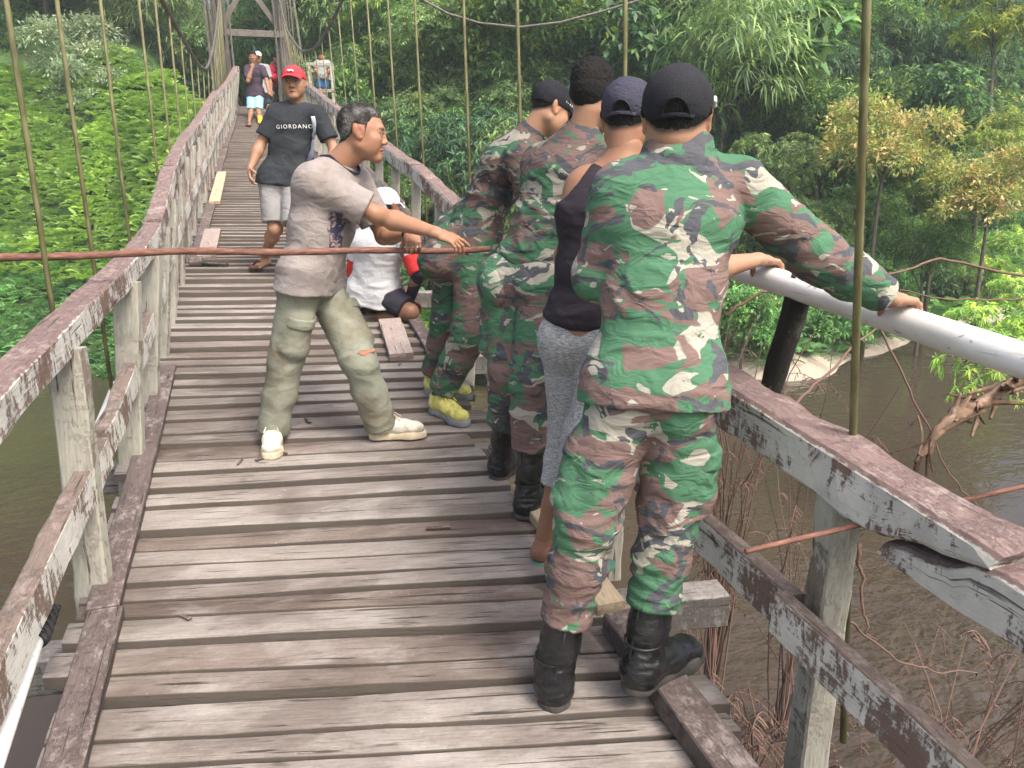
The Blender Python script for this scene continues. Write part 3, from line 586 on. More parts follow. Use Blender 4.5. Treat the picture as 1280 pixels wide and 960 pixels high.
def build_nature():
    nature_mats(); leafmats(); tree_protos()
    xs = np.concatenate([np.linspace(-120, -22, 24), np.arange(-21, 32, .45), np.linspace(32.5, 120, 26)]); ys = np.concatenate([np.linspace(-60, -8, 14), np.arange(-7, 9, 1.), np.arange(9, 34, .45), np.linspace(35, 130, 30)])
    tag(grid_mesh('ground', xs, ys, terr, MAT['soil']), 'forested river bank rising steeply behind the water', None, None, 'structure')
    w = grid_mesh('water', np.linspace(-130, 130, 40), np.linspace(-70, 60, 30), lambda X, Y: X*0+WZ, MAT['water']); tag(w, 'still murky brown river under the bridge', None, None, 'structure')
    T = [
     # left bank
     ('dark', 25, 20, 31, 120, 'very dark tall tree at the top left corner behind the pale-leaved tree'),
     ('dark', 150, 70, 32, 110, 'dark tall tree between the pale-leaved tree and the feathery bamboo-like tree'),
     ('pale', 92, 70, 24.5, 62, 'pale grey-green tree with sparse leaf clusters at upper left above the ferns'),
     ('pale', 112, 118, 24, 50, 'lower pale grey-green tree drooping over the bright ferns'),
     ('bamboo', 205, 45, 27, 75, 'feathery bamboo-like tree left of the far tower'),
     ('forest', -5, 115, 25, 50, 'mid green bush tree cut by the left edge of the picture above the ferns'),
     ('forest2', -45, 180, 24, 55, 'leafy bush at the far left edge beside the fern bank'),
     ('dark2', 160, 150, 27.5, 60, 'dark shady bush behind the top of the fern bank'),
     ('dark', 230, 120, 28, 55, 'dark bush tree behind the left tower leg'),
     ('forest', -10, 40, 27, 85, 'green tree cut by the top left corner beside the pale-leaved tree'),
     ('olive2', 55, -5, 29, 75, 'olive drooping tree at the top left above the pale-leaved tree'),
     ('forest2', 175, 105, 26.5, 48, 'green bush at the top of the fern bank right of the pale-leaved tree'),
     # beyond the tower
     ('dark', 318, 20, 34, 75, 'dark tree seen through the portal of the far tower'),
     ('forest', 325, 100, 30, 45, 'green bush seen behind the walkers through the tower portal'),
     ('dark', 395, 20, 30, 70, 'dark tree right of the far tower above the platform'),
     ('forest2', 440, 110, 24, 55, 'bright green bush right of the wooden platform'),
     ('mango', 455, 60, 26, 70, 'light green tree with yellowish tips right of the far tower'),
     ('dark', 500, 110, 25, 70, 'deep green tree behind the head of the grey-shirted man'),
     ('mango', 540, 165, 21, 62, 'tree with bright yellow-green leaf tips beside the grey-shirted man'),
     ('forest', 525, 245, 19, 60, 'dark green bush below the yellow-green tips behind the right railing'),
     ('dark', 590, 215, 21, 60, 'dark bush left of the capped soldier at the railing'),
     ('olive2', 600, 60, 26, 85, 'olive green tree with drooping leaves above the capped soldier'),
     ('olive', 690, 40, 27, 85, 'olive feathery tree behind the two hanger rods at top centre'),
     ('mango', 640, 130, 22, 60, 'light green drooping tree just left of the capped soldier'),
     ('mango', 760, 70, 24, 62, 'tree with pale whorled leaves above the spiky haired soldier'),
     ('forest', 830, 20, 27, 90, 'green tree above the soldier in the mesh cap'),
     ('dark', 930, 150, 24, 80, 'dark green tree right of the soldier in the mesh cap'),
     ('olive', 925, 50, 25, 80, 'grey-green fine leaved tree right of the mesh cap'),
     ('bigleaf', 1000, 48, 20, 78, 'large-leaved tree left of the thick hanger rod'),
     ('olive2', 965, 215, 19, 70, 'olive green bush above the outstretched camouflage sleeve'),
     ('forest2', 1030, 150, 20.5, 70, 'shady green bush below the large-leaved tree'),
     ('forest', 1110, 30, 25, 85, 'green tree with hanging leaves right of the thick hanger rod'),
     ('dark', 1190, 60, 25, 85, 'dark tree at upper right behind the yellow-green branch'),
     ('dark2', 1185, 110, 20, 55, 'dark large-leaved bush between the two orange-tipped bushes'),
     ('yellow', 1255, 12, 20, 84, 'yellow-green branch tree at the top right corner'),
     ('orange', 1105, 175, 16.5, 80, 'orange-tipped bush just right of the thick hanger rod'),
     ('orange', 1240, 235, 16, 76, 'orange-tipped bush at the right edge'),
     ('yellow', 1250, 165, 19, 45, 'yellow-green bush above the right orange-tipped bush'),
     ('forest2', 1175, 235, 18.5, 60, 'plain green bush between the two orange-tipped bushes'),
     ('forest', 1085, 265, 18, 60, 'green bush under the left orange-tipped bush'),
     ('olive', 1010, 285, 17.5, 55, 'dull green bush above the white pipe'),
     ('forest2', 1160, 315, 17.5, 60, 'low green bush above the far sandy bank'),
     ('yellow', 1240, 320, 18.5, 50, 'bright yellow-green bush at the right above the pipe'),
     ('dark2', 1075, 330, 17.6, 45, 'dark low bush above the far sandy bank'),
     ('willow', 1255, 455, 8.5, 95, 'bright leafy branch hanging over the water at the right edge'),
     ('willow', 1290, 400, 9.5, 70, 'leafy twig tree cut by the right edge just above the pipe'),
     ('shrub', 930, 390, 14.5, 60, 'low green shrub on the bank behind the white pipe'),
     ('forest2', 610, 430, 15.8, 55, 'bright shrub under the bridge seen between the soldiers'),
    ]
    for key, u, v, d, rp, lab in T:
        place(key, u, v, d, rp, lab, None, 'bush' if 'bush' in lab or 'shrub' in lab else 'tree', name='bush' if 'bush' in lab or 'shrub' in lab else 'tree')
    # the forest that fills the slopes behind
    r = np.random.default_rng(5); k = 0; occ = []
    keys = ['forest', 'dark', 'forest2', 'olive', 'olive2', 'dark2', 'forest', 'dark', 'mango', 'bamboo']
    for t in range(6000):
        az = radians(r.uniform(-36, 74)); d = r.uniform(19, 52); x, y = d*sin(az), d*cos(az); s = y-float(shore(x))
        if s < 3.5 or (abs(x-.6) < 3.2 and y < 27) or (x < 1 and s < 10.5): continue
        key = keys[r.integers(len(keys))]; sc = r.uniform(.75, 1.25)*(1+.012*(d-20)); R = TREES[key][2]*sc
        if any((x-a)**2+(y-b)**2 < (.50*(R+c))**2 for a, b, c in occ): continue
        occ.append((x, y, R)); k += 1
        if k > 165: break
        plant(key, (x, y, float(terr(x, y))-.42*TREES[key][1]*sc), sc, r.uniform(0, 6.28), {'forest': 'mid green forest tree crowded on the far hillside', 'forest2': 'small leaved green forest tree crowded on the far hillside', 'dark': 'dark green forest tree crowded on the far hillside', 'dark2': 'dark broad leaved forest tree crowded on the far hillside', 'olive': 'olive fine leaved forest tree crowded on the far hillside', 'olive2': 'olive drooping forest tree crowded on the far hillside', 'mango': 'light green yellow tipped forest tree crowded on the far hillside', 'bamboo': 'feathery bamboo-like forest tree crowded on the far hillside'}[key], {'forest': 'mid green forest trees on the hillside', 'forest2': 'small leaved forest trees on the hillside', 'dark': 'dark forest trees on the hillside', 'dark2': 'dark broad leaved forest trees on the hillside', 'olive': 'olive fine leaved forest trees on the hillside', 'olive2': 'olive drooping forest trees on the hillside', 'mango': 'yellow tipped forest trees on the hillside', 'bamboo': 'bamboo-like forest trees on the hillside'}[key])
    print('forest', k)
    k = 0; occ = []; lab = {'shrub': 'low small leaved green shrub on the far bank', 'forest2': 'rounded mid green bush on the far bank slope', 'dark2': 'dark broad leaved bush on the far bank slope', 'mango': 'yellow tipped bush on the far bank slope', 'olive': 'olive fine leaved bush on the far bank slope', 'forest': 'long leaved green bush on the far bank slope'}
    for t in range(2500):
        x = r.uniform(2.2, 27); s = r.uniform(.9, 12); y = float(shore(x))+s; key = ['shrub', 'forest2', 'dark2', 'mango', 'olive', 'forest', 'forest2', 'shrub'][r.integers(8)]
        R = r.uniform(.8, 1.5)*(1+.03*s); sc = R/TREES[key][2]
        if any((x-a)**2+(y-b)**2 < (.60*(R+c))**2 for a, b, c in occ): continue
        occ.append((x, y, R)); k += 1
        if k > 95: break
        plant(key, (x, y, float(terr(x, y))+.55*R-TREES[key][1]*sc), sc, r.uniform(0, 6.28), lab[key], lab[key].replace('bush', 'bushes').replace('shrub', 'shrubs'), 'bush', 1., 'bush')
    print('bushes', k)
    for key in TREES:
        if not TREES[key][3][0]:
            for c in list(TREES[key][0].children): bpy.data.objects.remove(c)
            bpy.data.objects.remove(TREES[key][0])
    # ferns on the left bank and round the bridge foot
    def cover(name, n, xr, sr, mat, label, size, seed, kind='fern', zmax=99):
        r = np.random.default_rng(seed); x = r.uniform(*xr, n); s = r.uniform(*sr, n); y = shore(x)+s
        cl = pnoise(np.stack([x*.9, y*.9, 0*x+seed], 1)); keep = (cl > -.75) & ~((np.abs(x-.6) < 1.3) & (y > 19)); x, y, cl = x[keep], y[keep], cl[keep]; n = len(x)
        z = terr(x, y); base = np.stack([x, y, z+.05+.45*np.clip(cl+.2, 0, 1)], 1)
        a = r.uniform(0, 2*pi, n); e = r.uniform(.35, 1.1, n); L = r.uniform(.7, 1.3, n)*size
        d = np.stack([np.cos(a)*np.cos(e), np.sin(a)*np.cos(e), np.sin(e)], 1); side = np.stack([-np.sin(a), np.cos(a), 0*a], 1)
        Vs, LC = [], []; K = 7; br = r.uniform(0, 1, n)*.6+.4*np.clip(cl*.8+.5, 0, 1)
        for k in range(K):
            t = (k+.6)/K; p = base + d*(L*t)[:, None]; p[:, 2] -= L*.55*t*t
            for sg in (-1, 1):
                l = L*.34*(1-.75*abs(t-.35)); dr = side*sg*.9 + d*.45; dr[:, 2] -= .25
                w = L*.075; tip = p+dr*l[:, None]; m = p+dr*(l*.5)[:, None]; o = d*w[:, None]
                Vs.append(np.stack([p, m+o, tip, m-o], 1)); 
                LC.append(np.stack([br*.7+.3*r.uniform(0, 1, n), np.clip(cl*1.3+.15, 0, 1)*(r.uniform(0, 1, n) < .6)*t, r.uniform(0, 1, n)*.3+.7*br, np.ones(n)], 1))
        V = np.stack(Vs, 1).reshape(-1, 3); c = np.repeat(np.stack(LC, 1).reshape(-1, 4), 4, 0)
        o = mk(name, V, np.arange(len(V)).reshape(-1, 4), LEAF[mat], None, False, {'lc': ('FLOAT_COLOR', c)}); tag(o, label, None, None, 'stuff'); return o
    cover('ferns', 19000, (-17, .4), (3.2, 10.5), 'fern', 'bright yellow-green ferns covering the left bank', .46, 1)
    cover('herbs', 12000, (-15, 4.5), (-.1, 4.2), 'herb', 'dark green herbs along the left waterline', .34, 2)
    cover('undergrowth', 12000, (2.5, 26), (.5, 9), 'herb', 'low green undergrowth on the right bank', .5, 3)
    cover('grass', 2200, (1.5, 9.0), (.0, 3.2), 'fern', 'bright grass and ferns at the foot of the bridge', .5, 4)
def dead_plants():
    r = np.random.default_rng(9)
    def shrub(base, n, hgt, spread, label, seed, feather=1., lean=A(0, 0, 0)):
        r = np.random.default_rng(seed); mb = MB(); Vs, Q, C = [], [], []
        for k in range(n):
            a = r.uniform(0, 2*pi); h = hgt*r.uniform(.55, 1.1); t = np.linspace(0, 1, 7)
            out = A(cos(a), sin(a), 0)*spread*r.uniform(.3, 1.1)
            P = base + np.outer(t, A(0, 0, h)+lean*h) + np.outer(t**2, out) - np.outer(t**4, A(0, 0, h*.18*r.uniform(.3, 1.3))) + .03*np.cumsum(r.normal(size=(7, 3)), 0)*A(1, 1, .3)
            mb.tube(P, np.interp(t, [0, 1], [.007, .0025])*r.uniform(.7, 1.3), 5)
            for q in range(int(r.integers(3, 8)*feather)):
                s = P[r.integers(2, 7)]; aa = r.uniform(0, 2*pi); l = r.uniform(.10, .28); d = A(cos(aa), sin(aa), r.uniform(-.2, .5)); tt = np.linspace(0, 1, 6)
                F = s + np.outer(tt, d*l) - np.outer(tt**2, A(0, 0, l*.9)); mb.tube(F, .0022, 4, caps=False)
                for j in range(1, 6):
                    for sg in (-1, 1):
                        sd = nrm(np.cross(d, A(0, 0, 1)))*sg; w = .055*(1-j/8); tip = F[j]+sd*w+A(0, 0, -w*.9)
                        mb.tube([F[j], (F[j]+tip)/2+A(0, 0, .006), tip], .0022, 3, caps=False)
        V = np.concatenate(mb.V); rn = np.concatenate(mb.pc)[:, 2]/50
        F = [np.concatenate(mb.Q)]; by = {}
        for m, f in mb.N: by.setdefault(m, []).append(f)
        F += [np.array(v) for v in by.values()]
        o = mk('dead_shrub', V, F, MAT['dead'], None, False, {'lc': ('FLOAT_COLOR', np.stack([rn, rn, rn, rn*0+1], 1))}, loc=base); tag(o, label, 'dead plant'); return o
    W = lambda u, v, d, z=None: at(u, v, d)
    shrub(A(1.75, 2.15, -1.5), 26, 1.45, .45, 'dense tangle of dry brown fern just outside the deck below the front boot', 1, 1.3)
    shrub(A(2.3, 1.9, -2.6), 14, 2.7, .7, 'tall dry brown fern stalks behind the leaning front post', 2, .8)
    shrub(A(2.75, 1.85, -2.6), 16, 2.35, .8, 'drooping dead fern plant at the lower right beyond the railing', 3, 1.)
    shrub(A(3.9, 2.9, -2.6), 12, 2.2, .9, 'sparse dead fern standing in the water at the right', 4, .9)
    shrub(A(3.5, 4.1, -2.6), 14, 3.3, .7, 'thin dead stalks hanging below the white pipe', 5, .5)
    shrub(A(3.0, 4.3, -2.2), 34, 3.2, .55, 'bushy brown tangle of dead twigs round the charred log', 6, .6)
    shrub(A(8.5, 12.6, -2.4), 30, 2.4, 1.6, 'grey brown dead brush on the far sandy bank', 7, .8)
    # long bare twigs
    def twig(P, rad, label, m='dead'):
        P = np.asarray(P, float); t0 = np.linspace(0, 1, len(P)); t = np.linspace(0, 1, 24); Q = np.stack([np.interp(t, t0, P[:, i]) for i in range(3)], 1); Q[1:-1] += .012*np.cumsum(r.normal(size=(22, 3)), 0)*.35
        mb = MB(); mb.tube(Q, np.interp(t, [0, 1], [rad, rad*.45]), 6); V = np.concatenate(mb.V); rn = np.full(len(V), .65)
        o = mb.build('twig', MAT['dead'], None, True, loc=P[0]); a = o.data.attributes.new('lc', 'FLOAT_COLOR', 'POINT'); a.data.foreach_set('color', np.tile(A(.7, .7, .7, 1), (len(V), 1)).astype(np.float32).ravel()); tag(o, label, 'twig'); return o
    twig([at(1290, 345, 4.5), at(1180, 325, 4.3), at(1095, 350, 4.0), at(1020, 320, 3.9)], .009, 'long dark bare twig crossing above the white pipe')
    twig([at(1300, 372, 4.2), at(1200, 375, 4.1), at(1125, 365, 4.0)], .0065, 'short bare twig just under the long one above the pipe')
    twig([at(1100, 410, 2.6), at(1150, 510, 2.6), at(1190, 590, 2.6), at(1230, 640, 2.7)], .0045, 'thin brown stalk slanting down from the pipe to the broken rail')
    twig([at(1075, 680, 2.2), at(1085, 740, 2.2), at(1096, 800, 2.2)], .006, 'pale dry stick hanging beside the front post')
    twig([at(1055, 775, 2.3), at(1120, 830, 2.4), at(1220, 845, 2.5)], .0045, 'thin pale stick reaching right over the water')
    twig([at(960, 530, 2.6), at(1010, 480, 2.8), at(1075, 420, 3.0), at(1110, 400, 3.2)], .007, 'pale thin stick rising behind the top rail towards the pipe')
    twig([at(905, 395, 3.0), at(960, 365, 3.0), at(1040, 345, 3.0)], .008, 'dry stick lying along the white pipe below the sleeve')
    # charred log against the pipe
    mb = MB(); a, b = at(1006, 345, 2.62), at(950, 530, 2.95); d = nrm(b-a); Pt = np.linspace(a, b, 14); rad = np.linspace(.046, .038, 14); mb.tube(Pt, rad, 14)
    V = mb.V[-1]; c = np.repeat(Pt, 14, 0); mb.V[-1] = c+(V-c)*(1+.16*pnoise(V*A(22, 22, 7)))[:, None]
    tag(mb.build('charred_log', MAT['log'], None, True, loc=a, sharp=40), 'dark charred log leaning against the white pipe behind the right rail', 'log')
    # driftwood with peeling bark
    Pd = [at(1145, 578, 2.15), at(1178, 530, 2.2), at(1222, 505, 2.3), at(1262, 480, 2.4), at(1300, 462, 2.5)]; t = np.linspace(0, 1, 30); P = np.stack([np.interp(t, np.linspace(0, 1, 5), np.array(Pd)[:, i]) for i in range(3)], 1)
    mb = MB(); mb.tube(P, np.interp(t, [0, .2, .5, .8, 1], [.008, .014, .018, .013, .011])*(1+.3*np.sin(t*37)), 9); V = mb.V[-1]; c = np.repeat(P, 9, 0); mb.V[-1] = c+(V-c)*(1+.8*pnoise(V*30))[:, None]
    o = mb.build('driftwood', MAT['drift'], None, True, loc=P[0]); tag(o, 'broken brown branch with curling bark caught beyond the railing', 'branch')
    for k in range(26):
        i = int(r.integers(1, 27)); s = P[i]; ax = nrm(P[min(29, i+2)]-P[i-1]); pd = nrm(np.cross(ax, r.normal(size=3))); tt = np.linspace(0, 1, 7); L = r.uniform(.06, .16)
        m = s + np.outer(tt, ax*L*r.choice([-1, 1])) + np.outer(tt**1.5, pd*L*.55); w = .016*(1-tt*.7); sd = nrm(np.cross(ax, pd))
        R = np.stack([m+sd*w[:, None], m+pd*.003, m-sd*w[:, None], m-pd*.004], 1); q = MB(); q.ring(R); f = q.build('bark_flake', MAT['drift'], o, False); f.location = -Vector(P[0])
    # rusty reinforcing bar through the right railing
    mb = MB(); P = np.linspace(at(932, 689, 1.66), at(1330, 596, 2.05), 12); mb.tube(P, .0065, 8); tag(mb.build('rusty_bar', MAT['rust'], None, True, loc=P[0]), 'thin rusty steel bar poking through under the broken right rail', 'bar')
# ------------------------------------------------------------------ people: implicit surfaces -> one continuous mesh each
class SDF:
    def __init__(s, vox): s.vox = vox; s.ops = []; s.post = []
    def cone(s, a, b, ra, rb, k=.02, w=1., side=None, sub=False, caps=()):
        s.ops.append(('c', A(*a), A(*b), ra, rb, k, w, None if side is None else nrm(side), sub, caps)); return s
    def ell(s, c, M, r, k=.02, sub=False, caps=()):
        s.ops.append(('e', A(*c), np.asarray(M, float), A(*r), k, sub, caps)); return s
    def cut(s, p, n): s.post.append((A(*p), nrm(n))); return s
    def chain(s, pts, rad, k=.02, w=1., side=None):
        for i in range(len(pts)-1): s.cone(pts[i], pts[i+1], rad[i], rad[i+1], k, w, side)
        return s
    def bounds(s):
        lo, hi = [], []
        for o in s.ops:
            if o[-2] if o[0] == 'c' else o[5]: continue
            if o[0] == 'c':
                m = max(o[3], o[4])*max(1, o[6]); lo.append(np.minimum(o[1], o[2])-m); hi.append(np.maximum(o[1], o[2])+m)
            else: m = o[3].max(); lo.append(o[1]-m); hi.append(o[1]+m)
        return np.min(lo, 0)-.04, np.max(hi, 0)+.04
    def mesh(s):
        v = s.vox; lo, hi = s.bounds(); n = np.ceil((hi-lo)/v).astype(int)+2
        D = np.full(n, 1., np.float32); ax = [lo[i]+v*np.arange(n[i]) for i in range(3)]
        for o in s.ops:
            if o[0] == 'c': _, a, b, ra, rb, k, w, sd, sub, caps = o; m = max(ra, rb)*max(1, w)+k+3*v; l, h = np.minimum(a, b)-m, np.maximum(a, b)+m
            else: _, c, M, r, k, sub, caps = o; m = r.max()+k+3*v; l, h = c-m, c+m
            i0 = np.clip(np.floor((l-lo)/v).astype(int), 0, n); i1 = np.clip(np.ceil((h-lo)/v).astype(int)+1, 0, n)
            if (i1 <= i0).any(): continue
            sl = tuple(slice(p, q) for p, q in zip(i0, i1)); P = np.stack(np.meshgrid(*[ax[i][i0[i]:i1[i]] for i in range(3)], indexing='ij'), -1).astype(np.float32)
            if o[0] == 'c':
                ba = b-a; q = P-a.astype(np.float32); t = np.clip((q@ba.astype(np.float32))/max(ba@ba, 1e-9), 0, 1); q = q-t[..., None]*ba.astype(np.float32); d2 = (q*q).sum(-1)
                if sd is not None: c2 = (q@sd.astype(np.float32))**2; d2 = d2-c2*(1-1/w**2)
                d = np.sqrt(np.maximum(d2, 0))-(ra+(rb-ra)*t)
            else:
                q = (P-c.astype(np.float32))@M.T.astype(np.float32); f = q/r.astype(np.float32); k0 = np.sqrt((f*f).sum(-1)); g = f/r.astype(np.float32); k1 = np.sqrt((g*g).sum(-1))+1e-9; d = k0*(k0-1)/k1
            for cp, cn in caps: d = np.maximum(d, (P-np.asarray(cp, np.float32))@nrm(cn).astype(np.float32))
            E = D[sl]; k = max(k, 1e-5)
            if sub: d = -d; hh = np.maximum(k-np.abs(E-d), 0)/k; D[sl] = np.maximum(E, d)+hh*hh*k*.25
            else: hh = np.maximum(k-np.abs(E-d), 0)/k; D[sl] = np.minimum(E, d)-hh*hh*k*.25
        for p, nn in s.post:
            X = np.stack(np.meshgrid(*ax, indexing='ij'), -1); D = np.maximum(D, ((X-p)@nn).astype(np.float32))
        return nets(D, lo, v)
def nets(D, lo, v):
    S = D < 0; n = np.array(D.shape); cnt = np.zeros(n-1, np.int8)
    for dx in (0, 1):
        for dy in (0, 1):
            for dz in (0, 1): cnt += S[dx:n[0]-1+dx, dy:n[1]-1+dy, dz:n[2]-1+dz]
    act = (cnt > 0) & (cnt < 8); I = np.argwhere(act); idx = np.full(act.shape, -1, np.int64); idx[act] = np.arange(len(I))
    acc = np.zeros((len(I), 3)); c = np.zeros(len(I)); cor = [(x, y, z) for x in (0, 1) for y in (0, 1) for z in (0, 1)]
    val = {q: D[I[:, 0]+q[0], I[:, 1]+q[1], I[:, 2]+q[2]] for q in cor}
    for q in cor:
        for a in range(3):
            if q[a]: continue
            p = list(q); p[a] = 1; d0, d1 = val[q], val[tuple(p)]; m = (d0 < 0) != (d1 < 0); t = np.where(m, d0/np.where(m, d0-d1, 1), 0)
            pos = np.tile(A(*q), (len(I), 1)); pos[:, a] += t; acc += pos*m[:, None]; c += m
    V = lo+v*(I+acc/np.maximum(c, 1)[:, None]); F = []
    for a in range(3):
        b, e = (a+1) % 3, (a+2) % 3; s0 = [slice(None)]*3; s1 = [slice(None)]*3; s0[a] = slice(0, -1); s1[a] = slice(1, None)
        ch = S[tuple(s0)] != S[tuple(s1)]; K = np.argwhere(ch); K = K[(K[:, b] > 0) & (K[:, e] > 0) & (K[:, b] < n[b]-1) & (K[:, e] < n[e]-1)]
        ins = S[K[:, 0], K[:, 1], K[:, 2]]; q = []
        for db, de in ((-1, -1), (0, -1), (0, 0), (-1, 0)):
            L = K.copy(); L[:, b] += db; L[:, e] += de; q.append(idx[L[:, 0], L[:, 1], L[:, 2]])
        Q = np.stack(q, 1); Q[~ins] = Q[~ins][:, ::-1]; F.append(Q)
    F = np.concatenate(F); F = F[(F >= 0).all(1)]; return V, F
def normals(V, F):
    a = V[F[:, 2]]-V[F[:, 0]]; b = V[F[:, 3]]-V[F[:, 1]]; fn = np.cross(a, b); N = np.zeros_like(V)
    for k in range(4):
        for i in range(3): N[:, i] += np.bincount(F[:, k], fn[:, i], len(V))
    return N/(np.linalg.norm(N, axis=1)[:, None]+1e-12)
def smooth_v(V, F, it=1, lam=.5):
    for _ in range(it):
        S = np.zeros_like(V); C = np.zeros(len(V))
        for k in range(4):
            j = F[:, (k+1) % 4]
            for i in range(3): S[:, i] += np.bincount(F[:, k], V[j, i], len(V)) + np.bincount(j, V[F[:, k], i], len(V))
            C += np.bincount(F[:, k], None, len(V)) + np.bincount(j, None, len(V))
        V = V*(1-lam)+lam*S/np.maximum(C, 1)[:, None]
    return V
def folds(V, F, amp, freq=9., seed=0, zones=(), aniso=(1, 1, 1.7)):
    """cloth folds: ridged noise, stronger near the joints in zones [(point, radius, gain)]"""
    N = normals(V, F); W = pnoise(V*freq*.45+seed)[:, None]*np.array([.8, .8, .8])
    P = V*freq*A(*aniso)+W*1.2+seed*3.1; r = 1-2.2*np.abs(pnoise(P)); r2 = 1-2.2*np.abs(pnoise(P*2.1+7)); lo = pnoise(V*freq*.35+seed*1.7)
    g = np.full(len(V), .55)
    for p, rad, gain in zones: g = g+gain*np.exp(-(((V-p)**2).sum(1))/(rad*rad))
    return V+N*(amp*g*(r*.85+r2*.15)+amp*.9*lo)[:, None]
# ---- colour helpers
class Person: pass
def solve(J):
    """joints from the picture: (u, v, depth) or (u, v, parent, bone length, +1/-1 deeper or nearer) or a 3D point"""
    out = {}
    for k, s in sorted(J.items(), key=lambda q: not isinstance(q[1], np.ndarray)):
        if isinstance(s, np.ndarray): out[k] = s; continue
        if len(s) == 3: out[k] = at(*s); continue
        u, v, par, L, sg = s; P = out[par]; r = ray(u, v); o = CAMP-P; a = r@r; b = r@o; c = o@o-L*L; dsc = b*b-a*c
        t = (-b+sg*math.sqrt(dsc))/a if dsc > 0 else -b/a
        out[k] = CAMP+r*t
        if DBG: print('   ', k, np.round(out[k], 2), 'len', round(float(np.linalg.norm(out[k]-P)), 3), 'want', L)
    return out
DBG = False
# ---- head
def head_parts(H, f, u, neck, skin, hair=None, vox=.0032, stub=None, jaw=1., nk=.051, scale=1., age=0.):
    """H centre of the head, f face direction, u crown direction. returns (V,F,color) of head and neck"""
    f = nrm(f); u = nrm(np.asarray(u)-f*(f@np.asarray(u))); r = np.cross(f, u); M = np.stack([r, f, u]); S = scale
    T = lambda x, y, z: H+(r*x+f*y+u*z)*S
    d = SDF(vox); E = lambda c, rad, k=.02, sub=False: d.ell(T(*c), M, A(*rad)*S, k, sub); C = lambda a, b, ra, rb, k=.02, w=1., side=None, sub=False: d.cone(T(*a), T(*b), ra*S, rb*S, k, w, side, sub)
    E((0, -.014, .030), (.074, .097, .084)); E((0, .028, -.028), (.063, .064, .082), .03); E((0, .0, .01), (.073, .08, .07), .03)
    for s in (-1, 1):
        C((s*.050, .0, -.055), (s*.018, .066, -.098), .024*jaw, .020, .03); E((s*.043, .060, -.020), (.024, .026, .020), .025); E((s*.045, .05, -.05), (.022, .03, .03), .03)
    E((0, .072, -.098), (.024, .020, .018), .02)
    C((-.036, .079, .026), (.036, .079, .026), .013, .013, .02)
    for s in (-1, 1):
        E((s*.031, .098, .004), (.020, .012, .0125), .012, True)
        E((s*.031, .0805, .005), (.0135, .0120, .0115), .002)
        C((s*.016, .0915, .010), (s*.046, .083, .011), .0042, .0042, .004); C((s*.018, .0895, -.004), (s*.044, .083, -.003), .0032, .0032, .004)
        E((s*.0125, .095, -.034), (.0085, .010, .0075), .008)
        E((s*.077, -.006, .000), (.009, .020, .031), .006); E((s*.081, -.024, .010), (.007, .010, .022), .006); E((s*.088, .000, .003), (.006, .010, .016), .005, True)
        C((s*.079, .006, -.024), (s*.077, .003, -.030), .007, .006, .006)
    C((0, .089, .016), (0, .102, -.024), .0085, .0110, .012); E((0, .104, -.029), (.0125, .0095, .0085), .01)
    C((-.022, .0835, -.066), (0, .0925, -.0625), .0048, .0062, .006); C((.022, .0835, -.066), (0, .0925, -.0625), .0048, .0062, .006)
    C((-.019, .083, -.075), (0, .0915, -.0765), .0055, .0070, .006); C((.019, .083, -.075), (0, .0915, -.0765), .0055, .0070, .006)
    d.ell(T(0, .095, -.0695), M, A(.023, .011, .0020)*S, .003, True)
    nb = T(0, -.028, -.050); d.cone(nb, neck, nk*S, nk*1.08, .022); d.cone(T(0, .012, -.075), neck+f*.02-u*.0, .034*S, .036, .02)
    V, F = d.mesh(); V = smooth_v(V, F, 1, .35)
    L = (V-H)@M.T/S; x, y, z = L[:, 0], L[:, 1], L[:, 2]; ax = np.abs(x)
    c = np.tile(A(*skin), (len(V), 1)); g = lambda a, b, s_: np.exp(-((a-b)/s_)**2)
    def blend(m, col): nonlocal c; c = c*(1-m[:, None])+np.asarray(col)*m[:, None]
    red = A(*skin)*A(1.08, .84, .80)
    blend(.5*g(y, .10, .02)*g(z, -.03, .02)*g(ax, 0, .02), red); blend(.45*(ax > .070)*(np.abs(z) < .04)*(y < .02), red)
    blend(.35*g(ax, .04, .018)*g(z, -.03, .018)*(y > .04), red)
    blend(.9*(ax < .0235)*(y > .082)*np.clip(1-(np.abs(z+.0705-.0)/.0125)**2, 0, 1), A(*skin)*A(.82, .52, .48))
    blend(.8*(ax < .022)*(y > .085)*g(z, -.0695, .0022), A(*skin)*.25)
    blend(.85*(ax > .012)*(ax < .052)*(y > .055)*g(z, .0265-.10*np.maximum(ax-.036, 0)-.02*np.maximum(.03-ax, 0), .0042), (.02, .015, .012))
    e = np.sqrt((ax-.031)**2+((z-.0035)*1.75)**2); on = (y > .074)
    blend(.9*on*(e < .0150), A(*skin)*.5); blend(1.*on*(e < .0120)*(np.abs(z-.003) < .0062), (.50, .47, .44)); blend(1.*on*(np.sqrt((ax-.031)**2+(z-.0035)**2) < .0062)*(np.abs(z-.003) < .0065), (.012, .008, .006))
    blend(.9*on*(e < .0155)*g(z, .0100, .0026), (.02, .013, .01))
    blend(.8*(y > .09)*g(ax, .010, .0045)*g(z, -.0425, .003), A(*skin)*.2)
    if stub: # short cropped hair colour on the scalp
        edge = np.interp(y, [-.13, -.09, -.06, -.03, .0, .03, .06, .09], [-.075, -.068, -.050, -.02, .015, .045, .060, .066]); m = np.clip((z-edge)/.014+.5, 0, 1)*(ax < .0775+.0*z)*(y < .09); m = m*(1-np.clip((np.abs(ax-.08)/.006 < 1)*(np.abs(z) < .03)*(y > -.03), 0, 1)); blend(m*stub[1], stub[0])
